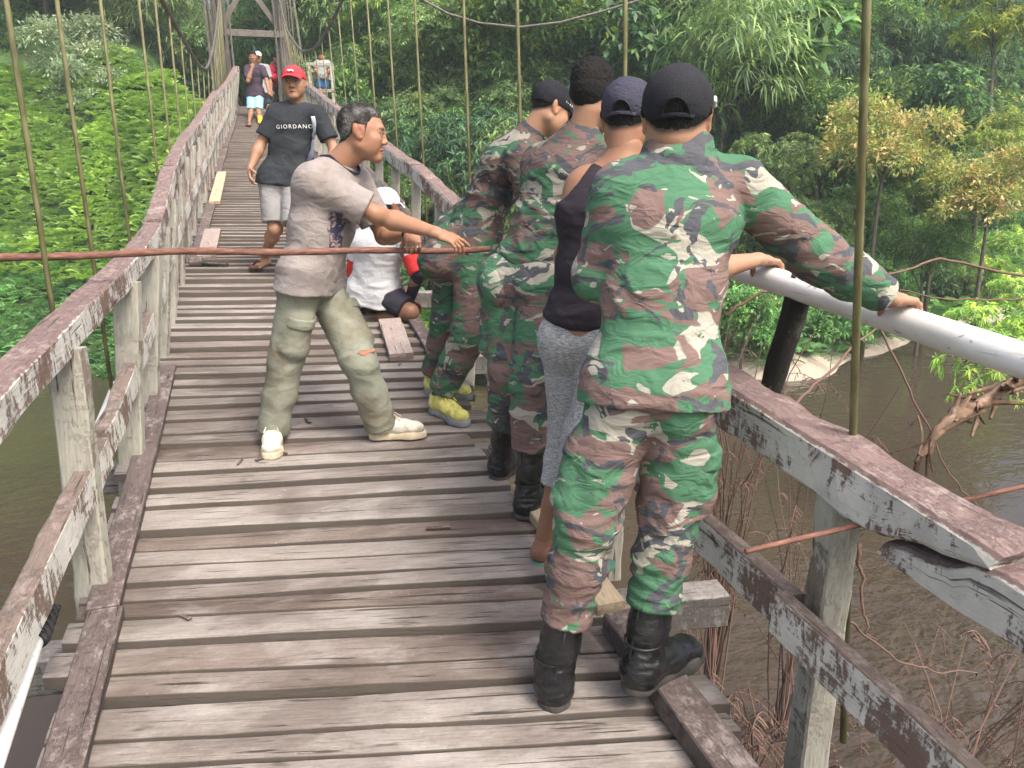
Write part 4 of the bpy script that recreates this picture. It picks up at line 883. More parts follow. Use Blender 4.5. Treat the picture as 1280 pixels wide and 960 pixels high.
    if age:
        blend(age*.5*g(ax, .034+.2*np.maximum(-.03-z, 0), .004)*(z < -.03)*(z > -.075)*(y > .05), A(*skin)*.5)
        for q in (.045, .055): blend(age*.25*g(z, q, .0018)*(y > .07), A(*skin)*.5)
    return V, F, c, (H, M, S)
def in_head(hf, x, y, z): H, M, S = hf; return H+(M.T@A(x, y, z))*S
def hair_mesh(hf, thick=.010, vox=.004, front=.075, nape=-.055, top=0., seed=1, side=.012, rec=0., rough=1.):
    H, M, S = hf; d = SDF(vox); r = M[0]; f = M[1]; u = M[2]
    d.ell(in_head(hf, 0, -.014, .030+top*.3), M, (A(.074, .097, .084)+A(thick*.8, thick, thick+top))*S, .01)
    d.ell(in_head(hf, 0, -.04, -.005), M, (A(.066, .064, .065)+thick*.6)*S, .02)
    d.cut(in_head(hf, 0, 0, 0)-u*0+f*(front)*S, f*1.+u*-.55 if not rec else f*1+u*-.25)
    d.cut(in_head(hf, 0, -.02, nape), -u*1.+f*.62)
    V, F = d.mesh(); N = normals(V, F); V = V+N*(rough*(.0016*pnoise(V*60+seed)+.0016*pnoise(V*190+seed))+.001)[:, None]
    return V, F
def scalp(hv, thick=.008, edge=None, seed=1, rough=1., temple=0.):
    """hair grown from the head's own scalp faces: zero at the hairline, thick on the crown"""
    V, F, c, (H, M, S) = hv; L = (V-H)@M.T/S; x, y, z = L[:, 0], L[:, 1], L[:, 2]; ax = np.abs(x)
    ye, ze = edge or ([-.13, -.09, -.06, -.035, -.012, .004, .022, .03, .05, .075, .10], [-.062, -.056, -.040, -.012, .02, -.018, -.016, .040, .052, .076, .12])
    e = np.interp(y, ye, ze)+temple*np.exp(-((ax-.055)/.016)**2)*np.clip((y-.03)/.03, 0, 1)+.004*pnoise(V*120+seed)
    ear = (ax > .074)*np.clip(1-np.abs(z)/.036, 0, 1)*(y > -.03)*(y < .02)
    m = np.clip((z-e)/.020, 0, 1)*(ear < .05)*(np.hypot(x, y+.01) > .02*(z < -.03)); keep = (m[F] > 0).all(1); Ff = F[keep]; ids, inv = np.unique(Ff, return_inverse=True); N = normals(V, F)
    t = thick(L[ids]) if callable(thick) else thick
    return V[ids]+N[ids]*(m[ids]*t*(1+rough*(.25*pnoise(V[ids]*75+seed)+.18*pnoise(V[ids]*210)))+.0006)[:, None], inv.reshape(-1, 4)
def cap_mesh(hf, vox=.004, low=.030, brim=True, tilt=0., grow=1., hole=False):
    H, M, S = hf; r, f, u = M; d = SDF(vox)
    d.ell(in_head(hf, 0, -.014, .034), M, A(.087, .110, .092)*S*grow, .01)
    d.ell(in_head(hf, 0, .02, .045), M, A(.078, .080, .078)*S*grow, .02)
    if hole: d.ell(in_head(hf, 0, -.118, low-.030), M, A(.033, .040, .036)*S, .003, True)
    d.cut(in_head(hf, 0, -.01, low-.012), -u+f*.22)
    d.ell(in_head(hf, 0, -.012, .126*grow), M, A(.009, .009, .005)*S, .003)
    V, F = d.mesh(); N = normals(V, F)
    L = (V-H)@M.T/S; a = np.arctan2(L[:, 1]+.012, L[:, 0]); seam = np.exp(-((np.mod(a+pi/6, pi/3)-pi/6)*np.hypot(L[:, 0], L[:, 1]+.012)/.0022)**2)*(L[:, 2] > .045); V = V-N*(seam*.0016)[:, None]
    band = np.exp(-((L[:, 2]-(low+.012+.22*(L[:, 1]+.01)))/.0016)**2); V = V-N*(band*.0012)[:, None]
    V = V+N*(.0016*pnoise(V*28))[:, None]
    B = None
    if brim:
        n, m = 17, 11; R = []; th = np.linspace(-1.15, 1.15, n)
        top = []
        for j in range(m):
            t = j/(m-1); rr = .0+t*.078
            x = np.sin(th)*(.083+.004*t); y0 = .012+np.cos(th)*.088; y = y0+rr*np.cos(th*.75)**.8; z = low+.012+.22*.09-.12*t*.10-.017*(x/.083)**2*(1+.4*t)-.012*t*t
            top.append(np.stack([x, y, z], -1))
        top = np.array(top); bot = top-A(0, 0, .0035); P = np.concatenate([top.reshape(-1, 3), bot.reshape(-1, 3)]); V2 = H+(P@M)*S; q = []
        g = np.arange(m*n).reshape(m, n)
        for a_, b_, c_, d_ in zip(g[:-1, :-1].ravel(), g[:-1, 1:].ravel(), g[1:, 1:].ravel(), g[1:, :-1].ravel()): q.append((a_, d_, c_, b_)); o = m*n; q.append((a_+o, b_+o, c_+o, d_+o))
        o = m*n
        ed = list(g[0, :])+list(g[1:, -1])+list(g[-1, -2::-1])+list(g[-2:0:-1, 0])
        for i in range(len(ed)): a_, b_ = ed[i], ed[(i+1) % len(ed)]; q.append((a_, b_, b_+o, a_+o))
        B = (V2, np.array(q))
    return V, F, B
# ---- hands and limbs
def hand(d, W, dr, n, t, curl=(.3, .35, .4, .45), thumb=(.5, .4), size=1., spread=.06, k=.006):
    """W wrist, dr finger direction, n towards the palm side, t towards the thumb; five separate fingers"""
    dr = nrm(dr); n = nrm(np.asarray(n)-dr*(dr@np.asarray(n))); t = nrm(np.asarray(t)-dr*(dr@np.asarray(t))-n*(n@np.asarray(t))); s = size
    d.cone(W-dr*.01*s, W+dr*.03*s, .020*s, .019*s, .015, 1.45, t); d.cone(W+dr*.03*s, W+dr*.082*s, .0155*s, .0135*s, .015, 2.35, t)
    d.ell(W+dr*.035*s+t*.022*s+n*.008*s, np.stack([t, n, dr]), A(.017, .014, .028)*s, .012)
    tips = []
    for i, (o, L, r) in enumerate(((.0285, .070, .0088), (.0095, .078, .0092), (-.0095, .072, .0087), (-.028, .056, .0077))):
        p = W+dr*(.088-.006*abs(i-1.2))*s+t*o*s-n*.001*s; c = curl[i] if isinstance(curl, (tuple, list)) else curl; a = 0
        dd = nrm(dr+t*spread*(1.5-i)); r = r*s; d.cone(p-dd*.022*s, p, r*1.0, r*1.08, k)
        for fr, ca, rr in ((.45, .75, .95), (.31, 1.1, .86), (.24, .8, .72)):
            a += c*ca; v = dd*cos(a)+n*sin(a); q = p+v*L*fr*s; d.cone(p, q, r*rr*1.04, r*rr*.93, k*.6); p = q
        tips.append(p)
    p = W+dr*.022*s+t*.024*s+n*.006*s; v = nrm(dr*.62+t*.72+n*thumb[0]*.55); q = p+v*.042*s; d.cone(p, q, .0145*s, .0115*s, k)
    v2 = nrm(v+n*thumb[1]+dr*.35-t*.25); p, q = q, q+v2*.032*s; d.cone(p, q, .0112*s, .0098*s, k*.6); v3 = nrm(v2+n*thumb[1]*.7-t*.3); d.cone(q, q+v3*.024*s, .0098*s, .0078*s, k*.6)
    return tips
def bare_arm(d, sh, el, wr, hand_dir=None, n=None, t=None, curl=.35, thumb=(.4, .3), s=1., k=.02, spread=.06):
    sh, el, wr = map(np.asarray, (sh, el, wr)); ax = nrm(wr-el)
    d.cone(sh, sh+(el-sh)*.5, .052*s, .047*s, k); d.cone(sh+(el-sh)*.5, el, .047*s, .036*s, k); d.ell(el-nrm(nrm(wr-el)+nrm(sh-el))*.008, np.eye(3), A(.036, .036, .036)*s, .02)
    sd = nrm(np.cross(ax, n)) if n is not None else None
    d.cone(el, el+(wr-el)*.28, .037*s, .0415*s, k, 1.08, sd); d.cone(el+(wr-el)*.28, wr, .0415*s, .0235*s, k, 1.2, sd)
    if hand_dir is not None: hand(d, wr+ax*.005, hand_dir, n, t, curl, thumb, s, spread)
def bare_leg(d, hip, kn, an, s=1.):
    hip, kn, an = map(np.asarray, (hip, kn, an)); f = nrm(np.cross(np.cross(kn-hip, an-kn), an-kn)+1e-6)
    d.cone(hip, kn, .078*s, .052*s, .03); d.ell(kn, np.eye(3), A(.052, .052, .055)*s, .03)
    m = kn+(an-kn)*.28; d.cone(kn, m, .048*s, .055*s, .03); d.cone(m, kn+(an-kn)*.7, .054*s, .036*s, .03); d.cone(kn+(an-kn)*.7, an, .036*s, .034*s, .02)
def bare_foot(d, an, toe, up=(0, 0, 1), s=1.):
    an = np.asarray(an); g = nrm(np.asarray(toe)-an*0); up = A(*up); sd = np.cross(g, up); b = an-up*.045
    d.cone(an, an-up*.035-g*.025, .035*s, .032*s, .02); d.cone(b-g*.02, b+g*.12-up*.015, .030*s, .022*s, .02, 1.35, sd); d.cone(b+g*.10-up*.014, b+g*.15-up*.02, .020*s, .015*s, .015, 2.0, sd)
    for i, (o, l, r) in enumerate(((.030, .205, .012), (.013, .205, .0095), (-.001, .195, .009), (-.014, .184, .0085), (-.026, .170, .008))): d.cone(b+g*.14+sd*o*-1*s-up*.02, b+g*l-.008*g+sd*o*-1.1*s-up*.024, r*s, r*.9*s, .006)
# ---- clothing
def torso(d, P, N, hips, shs, fat=1., k=.05, low=-.06, chest=1., front=None, hem=1., waist=1.):
    """closed torso from the pelvis P to the neck base N"""
    hl, hr = hips; sl, sr = shs; sx = nrm(sr-sl); hx = nrm(hr-hl); up = nrm(N-P); mid = P+(N-P)*.45; ch = P+(N-P)*.74; mx = nrm(hx+sx)
    f = nrm(np.cross(up, sx)) if front is None else front
    hd = nrm(up*.6+A(0, 0, .4)); d.cone(P-up*.10, P+up*.08, .112*fat*hem, .106*fat, k, 1.50, hx, False, [(P+up*low, -hd)]); d.cone(P+up*.08, mid, .108*fat*waist, .103*fat*waist, k, 1.36, mx); d.cone(mid, ch, .103*fat*waist, .118*fat*chest, k, 1.38, sx); d.cone(ch, P+(N-P)*.86, .116*fat*chest, .088*fat*chest, k, 1.5, sx)
    if hem > 1.05:
        for hh in (hl, hr): d.cone(hh+up*.02, hh-A(0, 0, .12), .092*hem, .100*hem, k, 1, None, False, [(P+up*low, -hd)])
    d.cone(sl, sr, .058*fat, .058*fat, k); d.cone(N-up*.02, sl*.8+N*.2, .052, .05, k); d.cone(N-up*.02, sr*.8+N*.2, .052, .05, k)
def sleeve(d, sh, el, wr=None, r=(.075, .064, .052, .045), frac=1., k=.03, end_cap=True, w=1.):
    sh, el = np.asarray(sh), np.asarray(el); m = sh+(el-sh)*min(frac, 1.)
    caps = [(m, el-sh)] if (wr is None and end_cap) else ()
    d.cone(sh, m, r[0], r[0]+(r[1]-r[0])*frac, k, caps=caps)
    if wr is not None:
        wr = np.asarray(wr); d.cone(el, el+(wr-el)*.5, r[1], (r[2]+r[1])/2, k); d.cone(el+(wr-el)*.5, wr, (r[2]+r[1])/2, r[3], k, caps=[(wr, wr-el)])
def leg_cloth(d, hip, kn, an=None, r=(.100, .080, .076, .070), k=.03, frac=1., bend=None):
    hip, kn = np.asarray(hip), np.asarray(kn)
    if an is None: m = hip+(kn-hip)*frac; d.cone(hip, m, r[0], r[1], k, caps=[(m, kn-hip)]); return
    an = np.asarray(an); d.cone(hip, kn, r[0], r[1], k); m = kn+(an-kn)*.45; d.cone(kn, m, r[1], r[2], k); d.cone(m, an, r[2], r[3], k, caps=[(an, an-kn)])
def shoe_frame(toe): g = nrm(A(toe[0], toe[1], toe[2])); sd = nrm(np.cross(g, A(0, 0, 1))); return g, sd, np.cross(sd, g)
def shoe(d, heel, toe, L=.27, s=1., k=.02, high=0., an=None, w=1.):
    """heel: ground point under the back of the heel"""
    g, sd, up = shoe_frame(toe); h = np.asarray(heel); s = s*L/.27
    d.cone(h+g*.036*s+up*.045*s, h+g*.04*s+up*.075*s, .036*s, .034*s, k); d.cone(h+g*.04*s+up*.042*s, h+g*.13*s+up*.046*s, .037*s, .036*s, k, 1.08*w, sd)
    d.cone(h+g*.07*s+up*.075*s, h+g*.17*s+up*.045*s, .034*s, .033*s, k, 1.1*w, sd); d.cone(h+g*.15*s+up*.040*s, h+g*.222*s+up*.035*s, .035*s, .030*s, k, 1.28*w, sd); d.ell(h+g*.232*s+up*.032*s, np.stack([sd, g, up]), A(.040*w, .036, .026)*s, k)
def sole(d, heel, toe, L=.27, s=1., th=.028, lug=False, w=1.):
    g, sd, up = shoe_frame(toe); h = np.asarray(heel); s = s*L/.27; lo = h; cp = [(h+up*th, up), (h, -up)]
    d.cone(h+g*.040*s+up*.012, h+g*.10*s+up*.012, .043*s, .036*s, .01, 1, None, False, cp); d.cone(h+g*.10*s+up*.012, h+g*.195*s+up*.012, .036*s, .050*w*s, .01, 1, None, False, cp); d.cone(h+g*.195*s+up*.012, h+g*.230*s+up*.012, .050*w*s, .044*w*s, .01, 1, None, False, cp)

def ik(S, W, l1, l2, pole):
    """elbow of a two bone limb"""
    S, W = np.asarray(S), np.asarray(W); D = np.linalg.norm(W-S); k = max(1., D/((l1+l2)*.995)); l1, l2 = l1*k, l2*k; ax = (W-S)/D
    a = (l1*l1-l2*l2+D*D)/(2*D); h = math.sqrt(max(l1*l1-a*a, 0)); p = np.asarray(pole)-ax*(ax@np.asarray(pole)); return S+ax*a+nrm(p)*h
def pipe_pt(u):
    ys = np.linspace(.2, 4.7, 400); P = np.stack([1.76+.012*np.sin(ys), ys, 1.155+.095*(ys-1.5)+.008*np.sin(ys*1.3)], 1); q = P-CAMP; uu = 640+FPX*(q@CR)/(q@CF); return P[np.argmin(np.abs(uu-u))]

def cap_back(hf, x, z, off=.0015): q = max(0., 1-(x/.087)**2-((z-.034)/.092)**2); return in_head(hf, x, -.014-.110*math.sqrt(q)-off, z)
def cap_strap(root, cp, hf, low, mat):
    mb = MB(); mb.beam([cap_back(hf, x, low-.026) for x in np.linspace(-.045, .045, 12)], .003, .011, None, .001, 0); wear_mb(root, 'strap', mb, mat, cp)
    mb = MB(); mb.tube([cap_back(hf, .0345*cos(a), low-.028+.037*sin(a), .0005) for a in np.linspace(.05, pi-.05, 22)], .0022, 5); wear_mb(root, 'piping', mb, mat, cp)
CLOTH = {}
def camo(name, seed, gain=1.):
    n = NT(name, .85, .2); o = n.obj(); o = n.map(o, (1, 1, 1), (seed*3.7, seed*1.9, seed*5.3))
    w = n.n('VectorMath', 0, {'operation': 'ADD'}, i0=o, i1=n.n('VectorMath', 0, {'operation': 'SCALE'}, i0=n.noise(o, 9, 2, .5, 0, 1), Scale=.07))
    P = lambda sc, loc: n.map(w, sc, loc)
    cream, green, brown, slate = [tuple(c*gain for c in q) for q in ((.335, .325, .275), (.064, .160, .092), (.165, .112, .102), (.072, .076, .088))]
    a = n.noise(P((3.6, 3.6, 5.6), (0, 0, 0)), 1., 2.4, .5, 1.3); b = n.noise(P((3.3, 3.3, 6.), (7.3, 2.2, 9.1)), 1., 2.4, .5, 1.5); c = n.noise(P((5.0, 5.0, 8.8), (1.7, 8.8, 3.3)), 1., 2.6, .5, 2.2); e = n.noise(P((6.4, 6.4, 15.), (4.4, 1.1, 6.3)), 1., 2.4, .5, 2.2)
    S = lambda v, t: n.step(v, t, t+.006)
    col = n.mix(S(a, .435), cream, green); col = n.mix(S(b, .500), col, brown); col = n.mix(S(c, .575), col, slate); col = n.mix(S(e, .660), col, cream)
    g2 = n.noise(P((8, 8, 20), (9.4, 5.1, 2.3)), 1., 2, .5, 1.6); col = n.mix(S(g2, .655), col, green)
    col = n.mix(.22, col, n.mix(n.noise(o, 7, 4), (.4, .4, .4), (1., 1., 1.)), 'MULTIPLY')
    weave = n.noise(o, 420, 2); f = n.noise(n.map(o, (1, 1, 1.9)), 11, 3, .5, .9)
    n.color(col); n.bump(n.math('ADD', n.math('MULTIPLY', f, 1.), n.math('MULTIPLY', weave, .05)), .65, .026); CLOTH[name] = n.m; return n.m
def cloth(name, c, var=.15, rough=.88, bump=.5, stain=None, fine=11, sheen=0.):
    n = NT(name, rough, .18); o = n.obj(); f = n.noise(o, 5, 4, .6)
    col = n.mix(n.ramp(f, [(.3, 0.), (.7, 1.)]), tuple(x*(1-var) for x in c), tuple(min(1, x*(1+var)) for x in c))
    if stain: col = n.mix(n.math('MULTIPLY', n.ramp(n.noise(o, stain[2] if len(stain) > 2 else 4.5, 6, .65, .5), [(.47, 0.), (.66, 1.)]), stain[1]), col, stain[0])
    n.color(col); n.bump(n.math('ADD', n.noise(n.map(o, (1, 1, 1.6)), fine, 3, .5, .9), n.math('MULTIPLY', n.noise(o, 380, 2), .05)), bump, .020); CLOTH[name] = n.m; return n.m
def heather(name, a, b):
    n = NT(name, .92, .15); o = n.obj(); f = n.noise(n.map(o, (60, 60, 210)), 1., 4, .7); n.color(n.ramp(f, [(.36, a), (.64, b)])); n.bump(n.math('ADD', n.noise(n.map(o, (1, 1, .7)), 18, 4, .55, .6), n.math('MULTIPLY', f, .3)), .5, .010); CLOTH[name] = n.m
def people_mats():
    camo('camouflage jacket', 1, 1.12); camo('camouflage trousers', 2, 1.05); camo('shaded camouflage second', 5, .78); camo('shaded camouflage second trousers', 6, .95); camo('shaded camouflage third', 9, .64); camo('shaded camouflage third trousers', 8, .85)  # second and third: lower gain puts those soldiers' shade into the colour
    cloth('tank top', (.030, .024, .032), .25); heather('grey marl', (.16, .165, .17), (.42, .43, .44))
    cloth('dusty grey tee', (.285, .255, .245), .16, stain=((.20, .165, .14), .6, 6), bump=.65); cloth('muddy trousers', (.235, .245, .195), .2, stain=((.13, .10, .06), .8, 4), bump=.5, fine=8)
    cloth('charcoal tee', (.030, .034, .040), .25); cloth('pale shorts', (.25, .245, .245), .15); cloth('white tee', (.50, .51, .53), .08); cloth('red cloth', (.50, .035, .035), .15); cloth('navy', (.032, .03, .042), .2); cloth('teal cloth', (.03, .30, .22), .15)
    cloth('plum shirt', (.060, .042, .062), .2); cloth('aqua shorts', (.30, .62, .72), .12); cloth('grey shirt', (.30, .31, .32), .15); cloth('blue shorts', (.05, .14, .34), .2); cloth('red shirt', (.36, .02, .045), .2); cloth('dark trousers', (.035, .035, .042), .2)
    cloth('black cap', (.014, .015, .020), .2, .85, .35, None, 120); cloth('navy cap', (.05, .05, .075), .2, .85, .4, None, 30); cloth('white cap', (.70, .69, .66), .08); cloth('red cap', (.52, .045, .06), .15); cloth('belt web', (.34, .28, .19), .15); cloth('pale strap', (.50, .56, .64), .1); cloth('lilac pack', (.42, .44, .60), .15)
    n = NT('black boot leather', .34, .5); o = n.obj(); f = n.noise(o, 14, 5, .6); n.color(n.mix(n.ramp(f, [(.45, 0.), (.75, .8)]), (.007, .007, .009), (.026, .025, .024))); n.set(Roughness=n.ramp(f, [(.3, .22), (.7, .42)])); n.bump(n.noise(n.map(o, (1, 1, 2)), 34, 4, .6, .5), .55, .008); CLOTH['boot'] = n.m
    CLOTH['boot sole'] = plain('boot sole rubber', (.060, .056, .052), .75, .3, .5, 20, .5, 90)
    n = NT('mesh of the cap', .9, .2); o = n.obj(); v = n.n('TexVoronoi', 0, None, Vector=o, Scale=330.); n.color(n.ramp(v, [(.15, (.006, .006, .008)), (.5, (.026, .027, .033))])); n.bump(v, .6, .002); CLOTH['mesh cap'] = n.m
    n = NT('yellow sneaker', .6, .35); o = n.obj(); f = n.noise(o, 26, 4); n.color(n.ramp(f, [(.35, (.42, .40, .12)), (.55, (.66, .62, .16)), (.7, (.70, .66, .40))])); n.bump(n.noise(o, 140, 3), .5, .003); CLOTH['sneaker'] = n.m
    CLOTH['sneaker sole'] = plain('grey sneaker sole', (.17, .18, .20), .7, .3, .3, 16)
    CLOTH['lace'] = plain('yellow lace', (.70, .68, .05), .7); CLOTH['white shoe'] = cloth('dirty white shoe', (.66, .62, .54), .15, .75, .4, ((.30, .25, .17), .85, 13)); CLOTH['white sole'] = plain('old white sole', (.55, .47, .34), .8, .25, .25, 18)
    CLOTH['flipflop'] = plain('green flip flop', (.10, .22, .16), .6); CLOTH['sandal'] = plain('brown sandal', (.12, .05, .03), .6); CLOTH['yellow boot'] = plain('yellow rubber boot', (.72, .48, .04), .4, .5)
    n = NT('black hair', .65, .18); o = n.obj(); f = n.noise(n.map(o, (1, 1, .4)), 260, 3); n.color(n.ramp(f, [(.3, (.004, .004, .004)), (.7, (.018, .016, .016))])); n.bump(f, 1., .008); CLOTH['hair'] = n.m
    n = NT('greying hair', .75, .15); o = n.obj(); f = n.noise(n.map(o, (1, 1, .5)), 210, 3); lo = n.noise(o, 13, 3); z = n.n('SeparateXYZ', 2, None, Vector=o)
    n.color(n.mix(n.math('MULTIPLY', n.ramp(lo, [(.50, 0.), (.66, 1.)]), .42), n.ramp(f, [(.3, (.012, .011, .011)), (.7, (.045, .042, .042))]), n.ramp(f, [(.3, (.14, .135, .13)), (.7, (.42, .41, .40))]))); n.bump(f, 1., .008); CLOTH['grey hair'] = n.m
    n = NT('skin', .5, .38); c = n.attr('Col', 'Color'); o = n.obj(); f = n.noise(o, 22, 5, .6); col = n.mix(.35, c, n.mix(f, (.55, .52, .50), (1, 1, 1)), 'MULTIPLY'); n.color(col)
    n.b.inputs['Subsurface Weight'].default_value = .12; n.b.inputs['Subsurface Radius'].default_value = (.012, .005, .003); n.b.inputs['Subsurface Scale'].default_value = 1.
    n.bump(n.math('ADD', n.noise(o, 240, 3), n.noise(o, 60, 3)), .22, .003); n.set(Roughness=n.ramp(n.noise(o, 9, 3), [(.3, .42), (.7, .62)])); CLOTH['skin'] = n.m
    n = NT('shirt print', .85, .2); o = n.obj(); f = n.noise(o, 30, 4, .6, 1.); n.color(n.ramp(f, [(.35, (.05, .05, .10)), (.5, (.17, .10, .10)), (.56, (.34, .30, .29))], 'CONSTANT')); CLOTH['print'] = n.m
    CLOTH['lettering'] = plain('white print', (.72, .72, .72), .8, .2, .05); CLOTH['metal'] = plain('dark metal', (.08, .08, .08), .4, .6)
def person(parts, loc, label, group=None):
    Vs, Fs, Cs, n = [], [], [], 0
    for V, F, c in parts:
        Vs.append(V); Fs.append(F+n); n += len(V); Cs.append(c if np.ndim(c) == 2 else np.tile(A(*c), (len(V), 1)))
    C = np.concatenate(Cs); C = np.concatenate([C, np.ones((len(C), 1))], 1)
    o = mk('person', np.concatenate(Vs), np.concatenate(Fs), CLOTH['skin'], None, True, {'Col': ('FLOAT_COLOR', C)}, loc=loc); tag(o, label, 'person', group); o['_l'] = [float(x) for x in loc]; return o
def wear(root, name, VF, mat, par=None, smooth=True, label=None):
    V, F = VF; par = par or root; o = mk(name, np.asarray(V)-np.asarray(root['_l']), F, CLOTH[mat], par, smooth)
    if label: o['label'] = label
    return o
def wear_mb(root, name, mb, mat, par=None, smooth=True):
    o = mb.build(name, CLOTH[mat], par or root, smooth); o.location = -Vector(root['_l']); return o
def core(J, skin, vox=.016, legs=True, arms=True, r=1.):
    """slim body under the clothes, so the figure is continuous"""
    d = SDF(vox); d.chain([J['P'], (J['P']+J['N'])/2, J['N']], [.08*r, .08*r, .055*r], .05)
    d.cone(J['sl'], J['sr'], .035*r, .035*r, .04); d.cone(J['hl'], J['hr'], .06*r, .06*r, .04)
    for s in 'lr':
        if legs: d.chain([J['h'+s], J['k'+s], J['a'+s]], [.06*r, .042*r, .028*r], .03)
        if arms: d.chain([J['s'+s], J['e'+s], J['w'+s]], [.038*r, .03*r, .024*r], .03)
    V, F = d.mesh(); return V, F, skin
def hips_from(J, ax, w=.088): ax = nrm(ax); J['hl'], J['hr'] = J['P']-ax*w, J['P']+ax*w
def gz(P): return float(zd(P[1]))
def on_deck(u, v, h=0.):
    r = ray(u, v); lo, hi = .2, 60
    for _ in range(60):
        m = (lo+hi)/2; p = CAMP+r*m
        if p[2] > zd(p[1])+h: lo = m
        else: hi = m
    return CAMP+r*lo
TAN, BROWN, DEEP = (.40, .225, .145), (.31, .160, .098), (.235, .118, .072)
def boot_leg(root, heel, toe, shaft_top, shaft_r=.058):
    """laced black combat boot with a lugged sole"""
    d = SDF(.005); g, sd, up = shoe_frame(toe); heel = np.asarray(heel); shoe(d, heel, toe, .295, 1., .025, w=1.04); an = heel+g*.06+up*.10
    st = np.asarray(shaft_top); mid = an+(st-an)*.5
    d.cone(heel+g*.055+up*.06, mid, .047, .050, .03); d.cone(mid, st, .050, shaft_r, .03, caps=[(st, st-an)])
    V, F = d.mesh(); V = folds(V, F, .0028, 16, 3, [(an+up*.02, .09, 1.6)], (1, 1, 2.4)); o = wear(root, 'boot', (V, F), 'boot')
    d = SDF(.005); sole(d, heel, toe, .300, 1., .034, w=1.06); V, F = d.mesh(); wear(root, 'sole', (V, F), 'boot sole', o)
    d = SDF(.005); sole(d, heel-up*.0, toe, .305, 1., .010, w=1.04); 
    mb = MB()
    for k in range(7):
        c = heel+g*(.03+.037*k)+up*.010; ww = .046 if k in (4, 5, 6) else .041
        mb.beam([c-sd*ww, c+sd*ww], .018, .020, g, .003, 0)
    wear_mb(root, 'tread', mb, 'boot sole', o, False)
    mb = MB(); bk = heel+g*.008; mb.tube([bk+up*.05, an-g*.052+up*.03, mid-g*.052, st-g*(shaft_r+.001)], .0045, 6); ring = lambda c, r_: mb.tube([c+g*r_*cos(a_)+sd*r_*sin(a_) for a_ in np.linspace(0, 2*pi, 20)], .004, 5); ring(st-up*.012, shaft_r+.001); ring(an+up*.045, .0515); mb.tube([heel+g*.02+up*.07+sd*.036, heel+g*.075+up*.085+sd*.044, heel+g*.10+up*.05+sd*.042], .0028, 5); mb.tube([heel+g*.02+up*.07-sd*.036, heel+g*.075+up*.085-sd*.044, heel+g*.10+up*.05-sd*.042], .0028, 5); wear_mb(root, 'seam', mb, 'boot', o)
    mb = MB(); lr = 0
    for k in range(6):
        t = k/5; c = (heel+g*(.150-.052*t)+up*(.078+.075*t)) if k < 6 else st; hw = .020
        for s in (-1, 1): mb.tube([c-sd*hw*s+up*0, c+g*.010+up*.010, c+sd*hw*s+up*.013+g*-.006], .0028, 5)
    wear_mb(root, 'laces', mb, 'black cap', o)
    return o
def dirv(az, el=0.): a, e = radians(az), radians(el); return A(sin(a)*cos(e), cos(a)*cos(e), sin(e))
def pants(d, J, f, r=(.108, .088, .083, .078), top=.10, seat=.105, k=.05, ankles=True, frac=1., wr_=(.108, .102)):
    up = nrm(J['N']-J['P']); hx = nrm(J['hr']-J['hl']); P = J['P']
    d.cone(J['hl'], J['hr'], seat, seat, k); d.cone(P, P+up*top, wr_[0], wr_[1], k, 1.32, hx, False, [(P+up*top, up)])
    for s in 'lr':
        d.ell(J['h'+s]-f*.032-A(0, 0, .01), np.eye(3), A(.084, .084, .10)*(seat/.094), .05)
        leg_cloth(d, J['h'+s], J['k'+s], J['c'+s] if ankles else None, r, .03, frac)
def finish(d, amp, freq, seed, zones, an=(1, 1, 1.7)):
    V, F = d.mesh(); return folds(V, F, amp, freq, seed, zones, an), F
